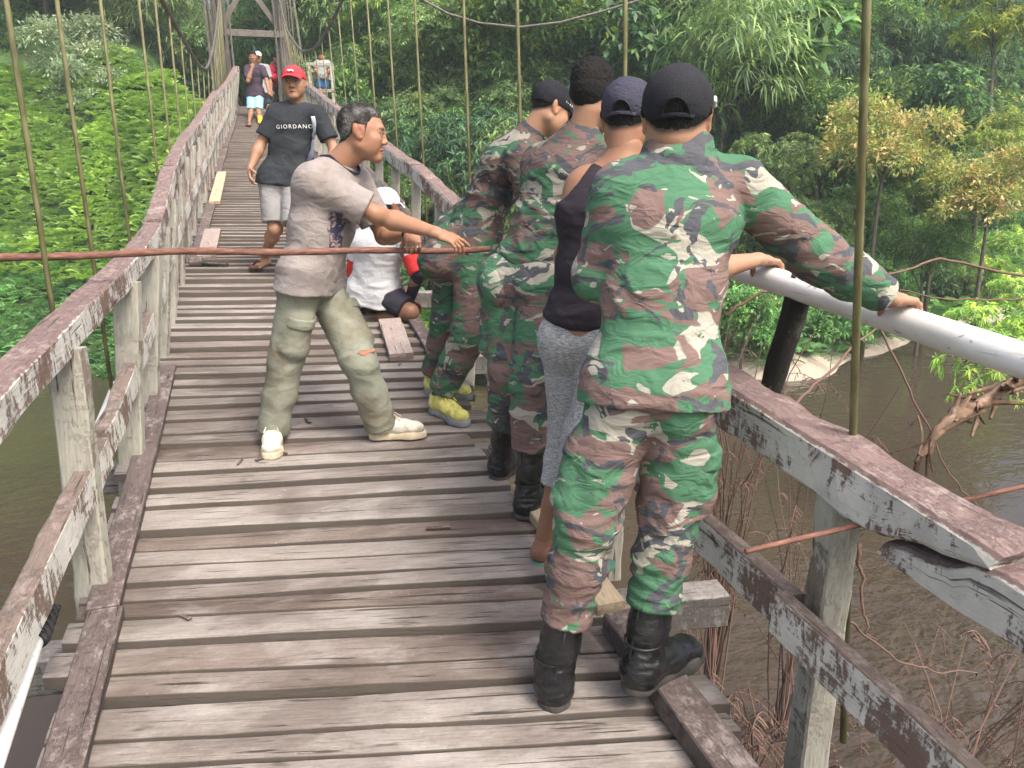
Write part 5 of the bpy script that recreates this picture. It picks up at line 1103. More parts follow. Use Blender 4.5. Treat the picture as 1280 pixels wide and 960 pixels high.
def soldier_a():
    J = solve({'P': (816, 497, 1.97), 'N': (847, 196, 1.95), 'sl': (774, 240, 1.93), 'sr': (920, 232, 1.985), 'H': (846, 149, 1.93)})
    if DBG: print('A', {k: np.round(v, 2) for k, v in J.items()}, 'PN', np.linalg.norm(J['N']-J['P']), 'sh', np.linalg.norm(J['sl']-J['sr']), 'NH', np.linalg.norm(J['H']-J['N']))
    hips_from(J, dirv(118), .072); pp = pipe_pt(1130); hd_ = nrm(A(.85, .25, -.12)); J['wr'] = pp+A(-.018, -.01, .066)-hd_*.070; J['er'] = ik(J['sr'], J['wr'], .285, .25, A(.1, -.3, -1)); J.update(solve({'el': (748, 345, 2.02), 'wl': (790, 345, 2.24), **{k: J[k] for k in J}}))
    hl, hr = on_deck(693, 893), on_deck(784, 868, .075); tl, tr = dirv(21), dirv(70)
    J['al'], J['ar'] = hl+tl*.06+A(0, 0, .10), hr+tr*.06+A(0, 0, .10)
    J.update(solve({'kl': (733, 650, 2.03), 'kr': (838, 640, 2.06), **J}))
    J['cl'] = J['al']+(J['kl']-J['al'])*.36; J['cr'] = J['ar']+(J['kr']-J['ar'])*.36
    f = dirv(30); up = nrm(J['N']-J['P'])
    hv = head_parts(J['H'], dirv(33, -14), dirv(33, 76), J['N']-up*.02, TAN, stub=((.035, .026, .022), .85)); hf = hv[3]
    d = SDF(.0035); bare_arm(d, J['sr'], J['er'], J['wr'], hd_, A(.15, 0, -1), dirv(-15), (.42, .5, .55, .6), (.7, .5))
    r1 = (*d.mesh(), TAN)
    d = SDF(.0045); bare_arm(d, J['sl'], J['el'], J['wl'], dirv(60, -10), dirv(60, -80), dirv(120), .6); r2 = (*d.mesh(), TAN)
    root = person([hv[:3], r1, r2, core(J, TAN)], hl, 'soldier in black mesh cap nearest the camera, one boot on the kerb')
    # jacket
    d = SDF(.0062); torso(d, J['P'], J['N'], (J['hl'], J['hr']), (J['sl'], J['sr']), 0.95, .05, -.005, 1.07, f, 1.22, 1.07)
    J['we'] = J['wr']-nrm(J['wr']-J['er'])*.03; sleeve(d, J['sr'], J['er'], J['we'], (.072, .064, .056, .050)); sleeve(d, J['sl'], J['el'], J['wl'], (.070, .060, .054, .048))
    d.cone(J['N']-up*.05, J['N']-up*.02, .085, .080, .03)
    z = [(J['er'], .14, 1.5), (J['el'], .12, 1.4), (J['sr'], .15, .8), (J['P']+up*.17, .18, .9), (J['wr'], .12, 1.2), (J['sl'], .14, .7)]
    V, F = finish(d, .0042, 8.5, 3, z, (1, 1, 1.5)); jk = wear(root, 'jacket', (V, F), 'camouflage jacket')
    d = SDF(.0042); n0 = J['N']+up*.004
    d.cone(n0-up*.03, n0+up*.050+dirv(30)*.012, .096, .075, .01, 1.08, dirv(120), False, [(n0+up*.050, up)]); d.cone(n0-up*.01, n0+up*.10, .063, .061, .002, 1, None, True)
    V, F = finish(d, .0015, 10, 5, []); wear(root, 'collar', (V, F), 'camouflage jacket', jk)
    # stitched seams: yoke line and hem band drawn as thin raised cords
    c0 = J['we']; ax = nrm(J['wr']-J['er']); d = SDF(.0045); d.cone(c0-ax*.055, c0+ax*.004, .0525, .0515, .004, 1, None, False, [(c0+ax*.004, ax), (c0-ax*.05, -ax)]); V, F = finish(d, .0015, 12, 2, []); wear(root, 'cuff', (V, F), 'camouflage jacket', jk)
    # trousers
    d = SDF(.0062); pants(d, J, f, (.091, .077, .070, .066), .0, .076, wr_=(.085, .08))
    for s, sg in (('l', -1), ('r', 1)):
        pm = J['h'+s]*.42+J['k'+s]*.58; o = nrm(J['hr']-J['hl'])*sg; ax = nrm(J['k'+s]-J['h'+s]); d.cone(pm+o*.058-ax*.08, pm+o*.062+ax*.09, .046, .050, .02, 1.25, f)
    z = [(J['kl'], .14, 1.5), (J['kr'], .14, 1.5), (J['cl'], .12, 1.6), (J['cr'], .12, 1.6), (J['P']-up*.10, .14, 1.)]
    V, F = finish(d, .0052, 8, 7, z, (1, 1, 2.0)); tr_ = wear(root, 'trousers', (V, F), 'camouflage trousers')
    for s, sg in (('l', -1), ('r', 1)):
        pm = J['h'+s]*.52+J['k'+s]*.48; o = nrm(J['hr']-J['hl'])*sg; ax = nrm(J['k'+s]-J['h'+s]); d = SDF(.005); d.cone(pm+o*.064-ax*.03, pm+o*.066+ax*.022, .050, .051, .01, 1.22, f, False, [(pm+ax*.022, ax), (pm-ax*.03, -ax)]); V, F = finish(d, .0018, 12, 4, []); wear(root, 'pocket_flap', (V, F), 'camouflage trousers', tr_)
    boot_leg(root, hl, tl, J['al']+(J['kl']-J['al'])*.40, .058); boot_leg(root, hr, tr, J['ar']+(J['kr']-J['ar'])*.40, .058)
    wear(root, 'hair', scalp(hv, .0035), 'hair')
    V, F, B = cap_mesh(hf, .0036, .004, True, hole=True); cp = wear(root, 'cap', (V, F), 'mesh cap'); wear(root, 'brim', B, 'black cap', cp)
    cap_strap(root, cp, hf, .004, 'black cap')
    mb = MB(); q = [in_head(hf, .092, .02, .045), in_head(hf, .090, .03, .062), in_head(hf, .091, .035, .040), in_head(hf, .088, .05, .055)]; mb.tube(q, .005, 6); wear_mb(root, 'badge', mb, 'lettering', cp)
    return root
def tank_man():
    J = solve({'P': (738, 424, 2.6), 'N': (777, 208, 2.47), 'sl': (732, 238, 2.50), 'sr': (840, 240, 2.55), 'H': (786, 150, 2.47)})
    if DBG: print('B PN', np.linalg.norm(J['N']-J['P']), 'sh', np.linalg.norm(J['sl']-J['sr']), 'NH', np.linalg.norm(J['H']-J['N']), J['P'])
    hips_from(J, dirv(135), .085); J.update(solve({'el': (709, 320, 2.62), 'wl': (765, 335, 2.92), **J}))
    pp = pipe_pt(962); hd_ = nrm(A(.8, .3, -.15)); J['wr'] = pp+A(-.018, -.01, .064)-hd_*.07; J['er'] = ik(J['sr'], J['wr'], .28, .25, A(.1, -.3, -1)); hl, hr = on_deck(668, 704, .01), on_deck(684, 723, .055); tl, tr = dirv(70), dirv(84)
    J['al'], J['ar'] = hl+tl*.05+A(0, 0, .09), hr+tr*.05+A(0, 0, .09); J.update(solve({'kl': (712, 540, 2.76), 'kr': (732, 545, 2.58), **J}))
    J['cl'] = J['al']+(J['kl']-J['al'])*.50; J['cr'] = J['ar']+(J['kr']-J['ar'])*.56; f = dirv(45); up = nrm(J['N']-J['P'])
    hv = head_parts(J['H'], dirv(42, -18), dirv(42, 72), J['N']-up*.02, BROWN, stub=((.03, .022, .02), .9)); hf = hv[3]
    d = SDF(.0055); torso(d, J['P'], J['N'], (J['hl'], J['hr']), (J['sl'], J['sr']), .95, .05, -.02, 1., f); d.cone(J['N']-up*.03, J['N']+up*.06, .062, .056, .03)
    for s in 'lr': d.ell(J['s'+s], np.eye(3), A(.058, .058, .060), .04)
    bare_arm(d, J['sl'], J['el'], J['wl'], k=.03); up_ = (*d.mesh(), BROWN)
    d = SDF(.0035); bare_arm(d, J['sr'], J['er'], J['wr'], hd_, A(.15, 0, -1), dirv(-15), (.42, .5, .55, .6), (.7, .5)); r1 = (*d.mesh(), TAN)
    d = SDF(.0045)
    for s, h_, t_ in (('l', hl, tl), ('r', hr, tr)): bare_leg(d, J['h'+s], J['k'+s], J['a'+s]); d2 = SDF(.0035); bare_foot(d2, J['a'+s]+A(0, 0, -.015), t_); locals().setdefault('feet', []).append((*d2.mesh(), DEEP))
    lg = (*d.mesh(), DEEP); feet = []
    for s, t_ in (('l', tl), ('r', tr)): d2 = SDF(.0035); bare_foot(d2, J['a'+s]+A(0, 0, -.015), t_); feet.append((*d2.mesh(), DEEP))
    root = person([hv[:3], up_, r1, lg, core(J, BROWN, arms=False)]+feet, hl, 'man in black tank top, navy cap and grey knee-length trousers beside the nearest soldier')
    d = SDF(.0055); torso(d, J['P'], J['N'], (J['hl'], J['hr']), (J['sl'], J['sr']), 1.03, .05, .075, 1.02, f, 1.05)
    for s in 'lr': d.ell(J['s'+s]+(J['s'+s]-J['N'])*.28+A(0, 0, -.0), np.eye(3), A(.074, .074, .135), .02, True)
    d.ell(J['N']+up*.02+f*.0, np.eye(3), A(.088, .088, .06), .02, True)
    z = [(J['P']+up*.16, .16, 1.1), (J['P'], .15, .7)]; V, F = finish(d, .0042, 8, 12, z, (1, 1, 2.3)); wear(root, 'tank_top', (V, F), 'tank top')
    d = SDF(.006); pants(d, J, f, (.088, .070, .064, .062), .11, .086, k=.03); V, F = finish(d, .0042, 7, 14, [(J['kl'], .15, 1.), (J['kr'], .15, 1.)], (1.6, 1.6, .8)); wear(root, 'trousers', (V, F), 'grey marl')
    for h_, t_ in ((hl, tl), (hr, tr)):
        d = SDF(.004); sole(d, h_-A(0, 0, .012), t_, .265, 1., .016); ff = wear(root, 'flip_flop', d.mesh(), 'flipflop'); g, sd, u2 = shoe_frame(t_)
        mb = MB(); a = h_+g*.20+u2*.02
        for s in (-1, 1): mb.tube([a, h_+g*.15+sd*s*.024+u2*.05, h_+g*.09+sd*s*.042+u2*.01], .005, 6)
        wear_mb(root, 'strap', mb, 'flipflop', ff)
    wear(root, 'hair', scalp(hv, .0035), 'hair')
    V, F, B = cap_mesh(hf, .004, .008, True, hole=True, grow=1.0); cp = wear(root, 'cap', (V, F), 'navy cap'); wear(root, 'brim', B, 'navy cap', cp)
    cap_strap(root, cp, hf, .008, 'navy cap')
    return root
def soldier_c():
    J = solve({'P': (657, 352, 3.12), 'N': (724, 172, 3.02), 'sl': (676, 205, 3.16), 'sr': (790, 205, 2.92), 'H': (741, 122, 2.98)})
    if DBG: print('C PN', np.linalg.norm(J['N']-J['P']), 'sh', np.linalg.norm(J['sl']-J['sr']), 'NH', np.linalg.norm(J['H']-J['N']), J['P'])
    hips_from(J, dirv(140), .09); J.update(solve({'el': (700, 262, 3.35), 'wl': (760, 300, 3.4), 'er': (800, 290, 3.0), 'wr': (835, 320, 3.15), **J}))
    hl, hr = on_deck(618, 602, .0), on_deck(648, 650, .0); tl, tr = dirv(48), dirv(62)
    J['al'], J['ar'] = hl+tl*.06+A(0, 0, .10), hr+tr*.06+A(0, 0, .10); J.update(solve({'kl': (640, 465, 3.2), 'kr': (668, 478, 3.05), **J}))
    J['cl'] = J['al']+(J['kl']-J['al'])*.42; J['cr'] = J['ar']+(J['kr']-J['ar'])*.40; f = dirv(52); up = nrm(J['N']-J['P'])
    hv = head_parts(J['H'], dirv(50, -10), dirv(50, 80), J['N']-up*.02, TAN, vox=.004); hf = hv[3]
    d = SDF(.0045); bare_arm(d, J['sr'], J['er'], J['wr'], dirv(70, -20), dirv(70, -80), dirv(-20), .6); bare_arm(d, J['sl'], J['el'], J['wl'], dirv(70, -20), dirv(70, -80), dirv(120), .6)
    root = person([hv[:3], (*d.mesh(), TAN), core(J, TAN)], hl, 'bareheaded soldier with cropped black hair, camouflage uniform and beige belt, bent toward the rail')
    d = SDF(.0065); torso(d, J['P'], J['N'], (J['hl'], J['hr']), (J['sl'], J['sr']), 1.0, .05, .105, 1.05, f, 1.02); sleeve(d, J['sr'], J['er'], J['wr'], (.080, .068, .06, .052)); sleeve(d, J['sl'], J['el'], J['wl'], (.080, .068, .06, .052))
    d.cone(J['N']-up*.05, J['N']+up*.012, .085, .068, .03)
    V, F = finish(d, .0060, 8, 21, [(J['P']+up*.22, .20, 1.4), (J['el'], .12, 1.), (J['P']+up*.1, .12, 1.2)], (1, 1, 2.1)); wear(root, 'jacket', (V, F), 'shaded camouflage second')
    d = SDF(.005); a = J['P']+up*.075; hx = nrm(J['hr']-J['hl']); d.cone(a-up*.02, a+up*.02, .108, .108, .01, 1.36, hx, False, [(a+up*.022, up), (a-up*.022, -up)]); V, F = finish(d, .001, 9, 2, []); wear(root, 'belt', (V, F), 'belt web')
    d = SDF(.0065); pants(d, J, f, (.108, .092, .084, .076), .06, .104)
    pm = J['hl']*.45+J['kl']*.55; d.cone(pm+f*-.02-hx*.08-A(0, 0, .07), pm-hx*.08+A(0, 0, .07), .055, .055, .02)
    V, F = finish(d, .0050, 8, 24, [(J['kl'], .14, 1.3), (J['kr'], .14, 1.3), (J['cl'], .12, 1.4), (J['cr'], .12, 1.4)], (1, 1, 2.)); tr_ = wear(root, 'trousers', (V, F), 'shaded camouflage second trousers')
    for sg in (-1, 1):
        c = J['P']+hx*.075*sg-f*.10-up*.02; d = SDF(.005); M = np.stack([hx, f, up]); d.ell(c, M, A(.062, .045, .075), .005); V, F = finish(d, .0015, 12, 4, []); wear(root, 'back_pocket', (V, F), 'shaded camouflage second trousers', tr_)
    boot_leg(root, hl, tl, J['al']+(J['kl']-J['al'])*.46, .060); boot_leg(root, hr, tr, J['ar']+(J['kr']-J['ar'])*.44, .060)
    V, F = scalp(hv, lambda L: .004+.024*np.clip((L[:, 2]-.04)/.07, 0, 1), None, 5, 1.4); wear(root, 'hair', (V, F), 'hair')
    return root
def soldier_d():
    J = solve({'P': (582, 296, 3.95), 'N': (660, 172, 3.80), 'sr': (652, 200, 3.64), 'sl': (690, 196, 3.98), 'H': (689, 136, 3.76)})
    if DBG: print('D PN', np.linalg.norm(J['N']-J['P']), 'sh', np.linalg.norm(J['sl']-J['sr']), 'NH', np.linalg.norm(J['H']-J['N']), J['P'])
    hips_from(J, dirv(150), .09); J.update(solve({'er': (672, 268, 3.62), 'wr': (715, 300, 3.72), 'el': (710, 262, 4.0), 'wl': (735, 300, 3.9), **J}))
    hl, hr = on_deck(531, 490, .0), on_deck(540, 513, .0); tl, tr = nrm(on_deck(594, 500)-on_deck(531, 490)), nrm(on_deck(584, 534)-on_deck(540, 513))
    J['al'], J['ar'] = hl+tl*.06+A(0, 0, .09), hr+tr*.06+A(0, 0, .09); J.update(solve({'kl': (562, 400, 4.15), 'kr': (588, 415, 3.92), **J}))
    J['cl'] = J['al']+(J['kl']-J['al'])*.10; J['cr'] = J['ar']+(J['kr']-J['ar'])*.12; f = dirv(60); up = nrm(J['N']-J['P'])
    hv = head_parts(J['H'], dirv(88, -32), dirv(88, 58), J['N']-up*.02, TAN, stub=((.035, .026, .022), .85), vox=.004); hf = hv[3]
    d = SDF(.0045); bare_arm(d, J['sr'], J['er'], J['wr'], dirv(80, -20), dirv(70, -80), dirv(-20), .6); bare_arm(d, J['sl'], J['el'], J['wl'], dirv(70, -20), dirv(70, -80), dirv(120), .6)
    root = person([hv[:3], (*d.mesh(), TAN), core(J, TAN)], hl, 'soldier with black lettered cap and yellow running shoes, camouflage uniform, bent over the rail')
    d = SDF(.0068); torso(d, J['P'], J['N'], (J['hl'], J['hr']), (J['sl'], J['sr']), 1.0, .05, .02, 1.05, f, 1.10); sleeve(d, J['sr'], J['er'], J['wr'], (.080, .068, .06, .052)); sleeve(d, J['sl'], J['el'], J['wl'], (.080, .068, .06, .052))
    d.cone(J['N']-up*.05, J['N']+up*.014, .085, .070, .03)
    V, F = finish(d, .0065, 8, 31, [(J['P']+up*.22, .2, 1.4), (J['er'], .14, 1.2), (J['P'], .12, 1.3)], (1, 1, 2.)); wear(root, 'jacket', (V, F), 'shaded camouflage third')
    d = SDF(.0068); pants(d, J, f, (.112, .096, .084, .076), .06, .104); hx = nrm(J['hr']-J['hl'])
    d.cone(J['P']-f*.05-up*.02, J['P']-f*.09-up*.14, .09, .10, .05, 1.2, hx)
    V, F = finish(d, .0055, 7.5, 33, [(J['kl'], .14, 1.2), (J['kr'], .14, 1.2), (J['cl'], .12, 1.1)], (1, 1, 1.9)); wear(root, 'trousers', (V, F), 'shaded camouflage third trousers')
    for h_, t_ in ((hl, tl), (hr, tr)): sneaker(root, h_, t_, 'sneaker', 'sneaker sole', 'lace', .285)
    wear(root, 'hair', scalp(hv, .0035), 'hair')
    V, F, B = cap_mesh(hf, .004, .016, True); cp = wear(root, 'cap', (V, F), 'black cap'); wear(root, 'brim', B, 'black cap', cp)
    # small white embroidered word on the cap's side (illegible in the photograph)
    mb = MB()
    for k in range(9):
        if k == 3: continue
        y0 = .022+.0062*k; sx = .082-.0016*k; a = in_head(hf, sx+.004, y0, .040); b = in_head(hf, sx+.002, y0+.001*(-1)**k, .050); mb.tube([a, (a+b)/2+M_(hf, .001, .0015*(-1)**k, 0), b], .0013, 5)
    wear_mb(root, 'lettering', mb, 'lettering', cp)
    return root
def M_(hf, x, y, z): return hf[1].T@A(x, y, z)
def sneaker(root, h, t, m, ms, lace=None, L=.28, name='shoe'):
    d = SDF(.0042); shoe(d, h+A(0, 0, .012), t, L, 1., .018); g, sd, up = shoe_frame(t); d.cone(h+g*.05+up*.07, h+g*.052+up*.115, .042, .043, .02, 1, None, False, [(h+up*.105, up)])
    d.cone(h+g*.05+up*.09, h+g*.052+up*.14, .034, .036, .002, 1, None, True)
    V, F = finish(d, .0014, 14, 8, [], (1, 1, 1)); o = wear(root, name, (V, F), m)
    d = SDF(.004); sole(d, h, t, L*1.02, 1., .032); wear(root, 'sole', d.mesh(), ms, o)
    mb = MB()
    for k in range(5):
        c = h+g*(.108+.022*k)+up*(.104-.0115*k)
        for s in (-1, 1): mb.tube([c-sd*.022*s-up*.004, c+up*.006, c+sd*.022*s+g*.012-up*.006], .0038 if lace == 'lace' else .0028, 5)
    c = h+g*.10+up*.112
    for s in (-1, 1): mb.tube([c, c+sd*.025*s+up*.022, c+sd*.045*s+g*.01-up*.0, c+sd*.02*s+g*.02+up*.002], .003, 5); mb.tube([c, c+sd*.02*s+g*.03+up*.012, c+sd*.035*s+g*.06-up*.015], .003, 5)
    wear_mb(root, 'laces', mb, lace or ms, o); return o
def grey_man():
    J = solve({'P': (388, 350, 3.60), 'N': (420, 204, 3.46), 'sr': (390, 226, 3.36), 'sl': (446, 230, 3.62), 'H': (453, 166, 3.42)})
    J.update(solve({'er': (474, 270, 'sr', .29, -1), 'wr': (545, 291, 3.32), **J}))
    rod0, rod1 = at(-140, 329, 2.62), at(611, 308, 3.66); rd = nrm(rod1-rod0); R_ = rod0+(rod1-rod0)*.832; gd = nrm(-CF*.75+A(0, 0, -.5)+rd*.12); gn = A(0, 0, -1)+CF*.3; gn = nrm(gn-gd*(gn@gd)); J['wl'] = R_-gd*.078-gn*.031; J['el'] = ik(J['sl'], J['wl'], .27, .25, A(.2, .6, -1.))
    if DBG: print('E PN', np.linalg.norm(J['N']-J['P']), 'sh', np.linalg.norm(J['sl']-J['sr']), 'NH', np.linalg.norm(J['H']-J['N']), 'fore', np.linalg.norm(J['er']-J['wr']), np.linalg.norm(J['el']-J['wl']), J['er'], J['wr'])
    hr, hl = on_deck(340, 548), on_deck(462, 548); tr, tl = dirv(186), dirv(104)
    hr = on_deck(340, 571)-tr*.235
    J['ar'], J['al'] = hr+tr*.06+A(0, 0, .09), hl+tl*.06+A(0, 0, .09); ax = nrm(on_deck(355, 560)-on_deck(470, 545)); hips_from(J, nrm(dirv(210)*1.), .092)
    J.update(solve({'kr': (356, 455, 3.64), 'kl': (449, 452, 3.64), **J})); J['cr'] = J['ar']+A(0, 0, -.015); J['cl'] = J['al']+A(0, 0, -.02); f = dirv(118); up = nrm(J['N']-J['P'])
    hv = head_parts(J['H'], dirv(106, -8), dirv(106, 82), J['N']-up*.02, (.355, .185, .115), vox=.0028, age=.8, jaw=.95, nk=.054); hf = hv[3]; sk = (.36, .188, .115)
    d = SDF(.0032); hd = nrm(at(592, 302, 3.30)-J['wr']); bare_arm(d, J['sr'], J['er'], J['wr'], nrm(hd+A(0, 0, -.18)), dirv(20, -70), dirv(60, 25), (.22, .55, .62, .55), (.25, .2), 1., spread=.12); r1 = (*d.mesh(), sk)
    d = SDF(.0032); bare_arm(d, J['sl'], J['el'], J['wl'], gd, gn, -rd, (1.15, 1.2, 1.2, 1.2), (1.3, 1.0), 1., spread=.0); r2 = (*d.mesh(), sk)
    root = person([hv[:3], r1, r2, core(J, sk)], (hl+hr)/2, 'older man in dusty grey shirt and torn muddy trousers holding the rusty rod')
    d = SDF(.0055); torso(d, J['P'], J['N'], (J['hl'], J['hr']), (J['sl'], J['sr']), 1.04, .05, -.035, 1.0, f, 1.22, 1.1)
    for s in 'rl': sleeve(d, J['s'+s], J['e'+s], None, (.074, .080), .80 if s == 'r' else .72, .035)
    for s, q in (('r', .80), ('l', .72)): e = J['s'+s]+(J['e'+s]-J['s'+s])*q; a_ = nrm(J['e'+s]-J['s'+s]); d.cone(e-a_*.05, e+a_*.03, .062, .072, .004, 1, None, True)
    d.ell(J['N']+up*.035+f*.03, np.eye(3), A(.07, .07, .06), .015, True)
    V, F = finish(d, .0058, 5., 41, [(J['P']+up*.15, .2, 1.2), (J['sr'], .18, .9), (J['P']+up*.4+f*.1, .15, .8), (J['P'], .16, .8)], (1, 1, 1.2)); sh = wear(root, 'shirt', (V, F), 'dusty grey tee')
    mb = MB(); mb.tube([J['N']+up*.028+nrm(J['sl']-J['sr'])*.074*cos(a)+f*(.020+.085*sin(a))+up*(-.075*max(0, sin(a))+.0) for a in np.linspace(-.9, pi+.9, 30)], .0065, 6); wear_mb(root, 'neckband', mb, 'navy', sh)
    # faded print on the chest: a thin cloth patch following the shirt front
    patch(root, sh, V, F, [(425, 288, .05, .085)], 'print', f)
    d = SDF(.006); pants(d, J, f, (.092, .078, .075, .074), .06, .088, ankles=True)
    for s, sg in (('r', 1), ('l', -1)):
        pm = J['h'+s]*.42+J['k'+s]*.58; o = nrm(f*.75+nrm(J['hr']-J['hl'])*sg*.6); ax_ = nrm(J['k'+s]-J['h'+s]); d.cone(pm+o*.058-ax_*.07, pm+o*.06+ax_*.08, .053, .055, .018, 1.2, np.cross(o, ax_))
    z = [(J['kl'], .17, 1.5), (J['kr'], .17, 1.5), (J['al'], .14, 2.0), (J['ar'], .14, 2.0)]
    V, F = finish(d, .0048, 5.2, 44, z, (1, 1, 1.5)); tr_ = wear(root, 'trousers', (V, F), 'muddy trousers')
    for s, sg in (('r', 1), ('l', -1)):
        pm = J['h'+s]*.58+J['k'+s]*.42; o = nrm(f*.75+nrm(J['hr']-J['hl'])*sg*.6); ax_ = nrm(J['k'+s]-J['h'+s]); d = SDF(.005); d.cone(pm+o*.064-ax_*.028, pm+o*.066+ax_*.022, .056, .057, .01, 1.22, np.cross(o, ax_), False, [(pm+ax_*.022, ax_), (pm-ax_*.028, -ax_)]); Vf, Ff = finish(d, .0018, 12, 4, []); wear(root, 'pocket_flap', (Vf, Ff), 'muddy trousers', tr_)
    # torn knee: skin showing through a slit
    c = surf_hit(V, F, 462, 437); 
    if c is not None:
        p, nn = c; sx = nrm(np.cross(nn, A(0, 0, 1))); d = SDF(.003); M = np.stack([sx, nn, np.cross(sx, nn)]); d.ell(p-nn*.002, M, A(.050, .0065, .011), .002); d.ell(p-nn*.002+sx*.014-np.cross(sx, nn)*.006, M, A(.026, .007, .016), .004); V2, F2 = d.mesh(); wear(root, 'torn_knee', (V2, F2), 'tear', tr_)
    for h_, t_ in ((hr, tr), (hl, tl)): sneaker(root, h_, t_, 'white shoe', 'white sole', 'white shoe', .275)
    V, F = scalp(hv, lambda L: .004+.008*np.clip((L[:, 2]-.02)/.08, 0, 1), None, 9, 1.2, .035); wear(root, 'hair', (V, F), 'grey hair')
    w = J['wl']-nrm(J['wl']-J['el'])*.02; ax_ = nrm(J['wl']-J['el']); s1 = nrm(np.cross(ax_, A(0, 0, 1))); s2 = np.cross(s1, ax_); mb = MB(); mb.tube([w+s1*.034*cos(a)+s2*.028*sin(a) for a in np.linspace(0, 2*pi, 20)], .0065, 6); wear_mb(root, 'wrist_band', mb, 'black cap')
    t = np.linspace(0, 1, 50); P = rod0+np.outer(t, rod1-rod0)+np.outer(.012*np.sin(t*5)+.004*np.sin(t*19), A(0, 0, 1)); mb = MB(); mb.tube(P, .0145*(1+.08*np.sin(t*60)), 10); tag(mb.build('rusty_rod', MAT['rust'], None, True, loc=P[0]), 'long rusty rod stretched across the walkway, held by the grey-shirted man', 'rod')
    return root
def surf_hit(V, F, u, v):
    r = nrm(ray(u, v)); C = V[F].mean(1); q = C-CAMP; t = q@r; dd = np.linalg.norm(q-t[:, None]*r, axis=1); m = dd < .016
    if not m.any(): return None
    i = np.where(m)[0][np.argmin(t[m])]; a, b = V[F[i, 2]]-V[F[i, 0]], V[F[i, 3]]-V[F[i, 1]]; n = nrm(np.cross(a, b)); n = n if n@r < 0 else -n; return C[i], n
def patch(root, par, V, F, items, mat, f):
    """thin print lying on the cloth: the cloth's own faces near a point, lifted a hair"""
    for u, v, w, h in items:
        c = surf_hit(V, F, u, v)
        if c is None: continue
        p, n = c; sx = nrm(np.cross(n, A(0, 0, 1))); sy = np.cross(sx, n); C = V[F].mean(1)-p; m = (np.abs(C@sx) < w*(.8+.3*pnoise(V[F].mean(1)*40))) & (np.abs(C@sy) < h) & (np.abs(C@n) < .06)
        Ff = F[m]
        if not len(Ff): continue
        ids, inv = np.unique(Ff, return_inverse=True); N = normals(V, F); wear(root, 'print', (V[ids]+N[ids]*.0022, inv.reshape(-1, 4)), mat, par)
def sitting_man():
    J = solve({'P': (466, 368, 5.55), 'N': (478, 284, 5.35), 'sl': (449, 302, 5.42), 'sr': (507, 303, 5.30), 'H': (482, 258, 5.28)})
    if DBG: print('F PN', np.linalg.norm(J['N']-J['P']), 'sh', np.linalg.norm(J['sl']-J['sr']), 'NH', np.linalg.norm(J['H']-J['N']), J['P'], gz(J['P']))
    hips_from(J, dirv(125), .09); J.update(solve({'er': (524, 340, 5.30), 'wr': (512, 374, 5.55), 'el': (445, 345, 5.6), 'wl': (475, 350, 5.85), 'kr': (513, 390, 5.45), 'kl': (505, 368, 5.95), 'ar': (462, 399, 5.6), 'al': (500, 398, 5.9), **J}))
    f = dirv(45); up = nrm(J['N']-J['P']); sk = DEEP
    hv = head_parts(J['H'], dirv(48, -12), dirv(48, 78), J['N']-up*.02, sk, stub=((.03, .022, .02), .9), vox=.0055); hf = hv[3]
    d = SDF(.006); bare_arm(d, J['sr'], J['er'], J['wr'], dirv(60, -30), dirv(60, -80), dirv(-20), .5); bare_arm(d, J['sl'], J['el'], J['wl'], dirv(60, -30), dirv(60, -80), dirv(120), .5)
    for s in 'lr': bare_leg(d, J['h'+s], J['k'+s], J['a'+s])
    for s in 'lr': bare_foot(d, J['a'+s]+A(0, 0, .02), dirv(20))
    root = person([hv[:3], (*d.mesh(), sk), core(J, sk, legs=False)], J['P'], 'man in white cap and red-sleeved white shirt squatting at the deck edge')
    d = SDF(.007); torso(d, J['P'], J['N'], (J['hl'], J['hr']), (J['sl'], J['sr']), 1.12, .05, -.06, 1.05, f, 1.15)
    V, F = finish(d, .006, 7, 51, [(J['P'], .2, 1.2)], (1, 1, 1.8)); sh = wear(root, 'shirt', (V, F), 'white tee')
    for s in 'rl':
        d = SDF(.006); sleeve(d, J['s'+s], J['e'+s], None, (.082, .072), .45, .03); wear(root, 'shoulder', finish(d, .003, 9, 3, []), 'white tee', sh)
        d = SDF(.006); m = J['s'+s]+(J['e'+s]-J['s'+s])*.42; d.cone(m, J['e'+s], .075, .070, .02, caps=[(J['e'+s], J['e'+s]-m)]); wear(root, 'sleeve', finish(d, .003, 9, 4, []), 'red cloth', sh)
        d = SDF(.006); d.cone(J['e'+s], J['w'+s], .050, .036, .02, caps=[(J['w'+s], J['w'+s]-J['e'+s])]); wear(root, 'arm_cover', finish(d, .002, 9, 4, []), 'navy', sh)
    d = SDF(.006); hx = nrm(J['hr']-J['hl']); c = J['P']-hx*.13+up*.22; d.cone(c-up*.22, c+up*.10, .052, .045, .02, 1.2, f); wear(root, 'side_panel', finish(d, .003, 9, 6, []), 'teal cloth', sh)
    d = SDF(.007); d.cone(J['hl'], J['hr'], .112, .112, .05)
    for s in 'lr': d.cone(J['h'+s], J['h'+s]+(J['k'+s]-J['h'+s])*.82, .108, .092, .04, caps=[(J['h'+s]+(J['k'+s]-J['h'+s])*.82, J['k'+s]-J['h'+s])])
    wear(root, 'shorts', finish(d, .005, 8, 54, [], (1, 1, 1.5)), 'navy')
    V, F = hair_mesh(hf, .006, .006, .07, -.066); wear(root, 'hair', (V, F), 'hair')
    V, F, B = cap_mesh(hf, .005, .022, True, hole=True); cp = wear(root, 'cap', (V, F), 'white cap'); wear(root, 'brim', B, 'white cap', cp)
    return root
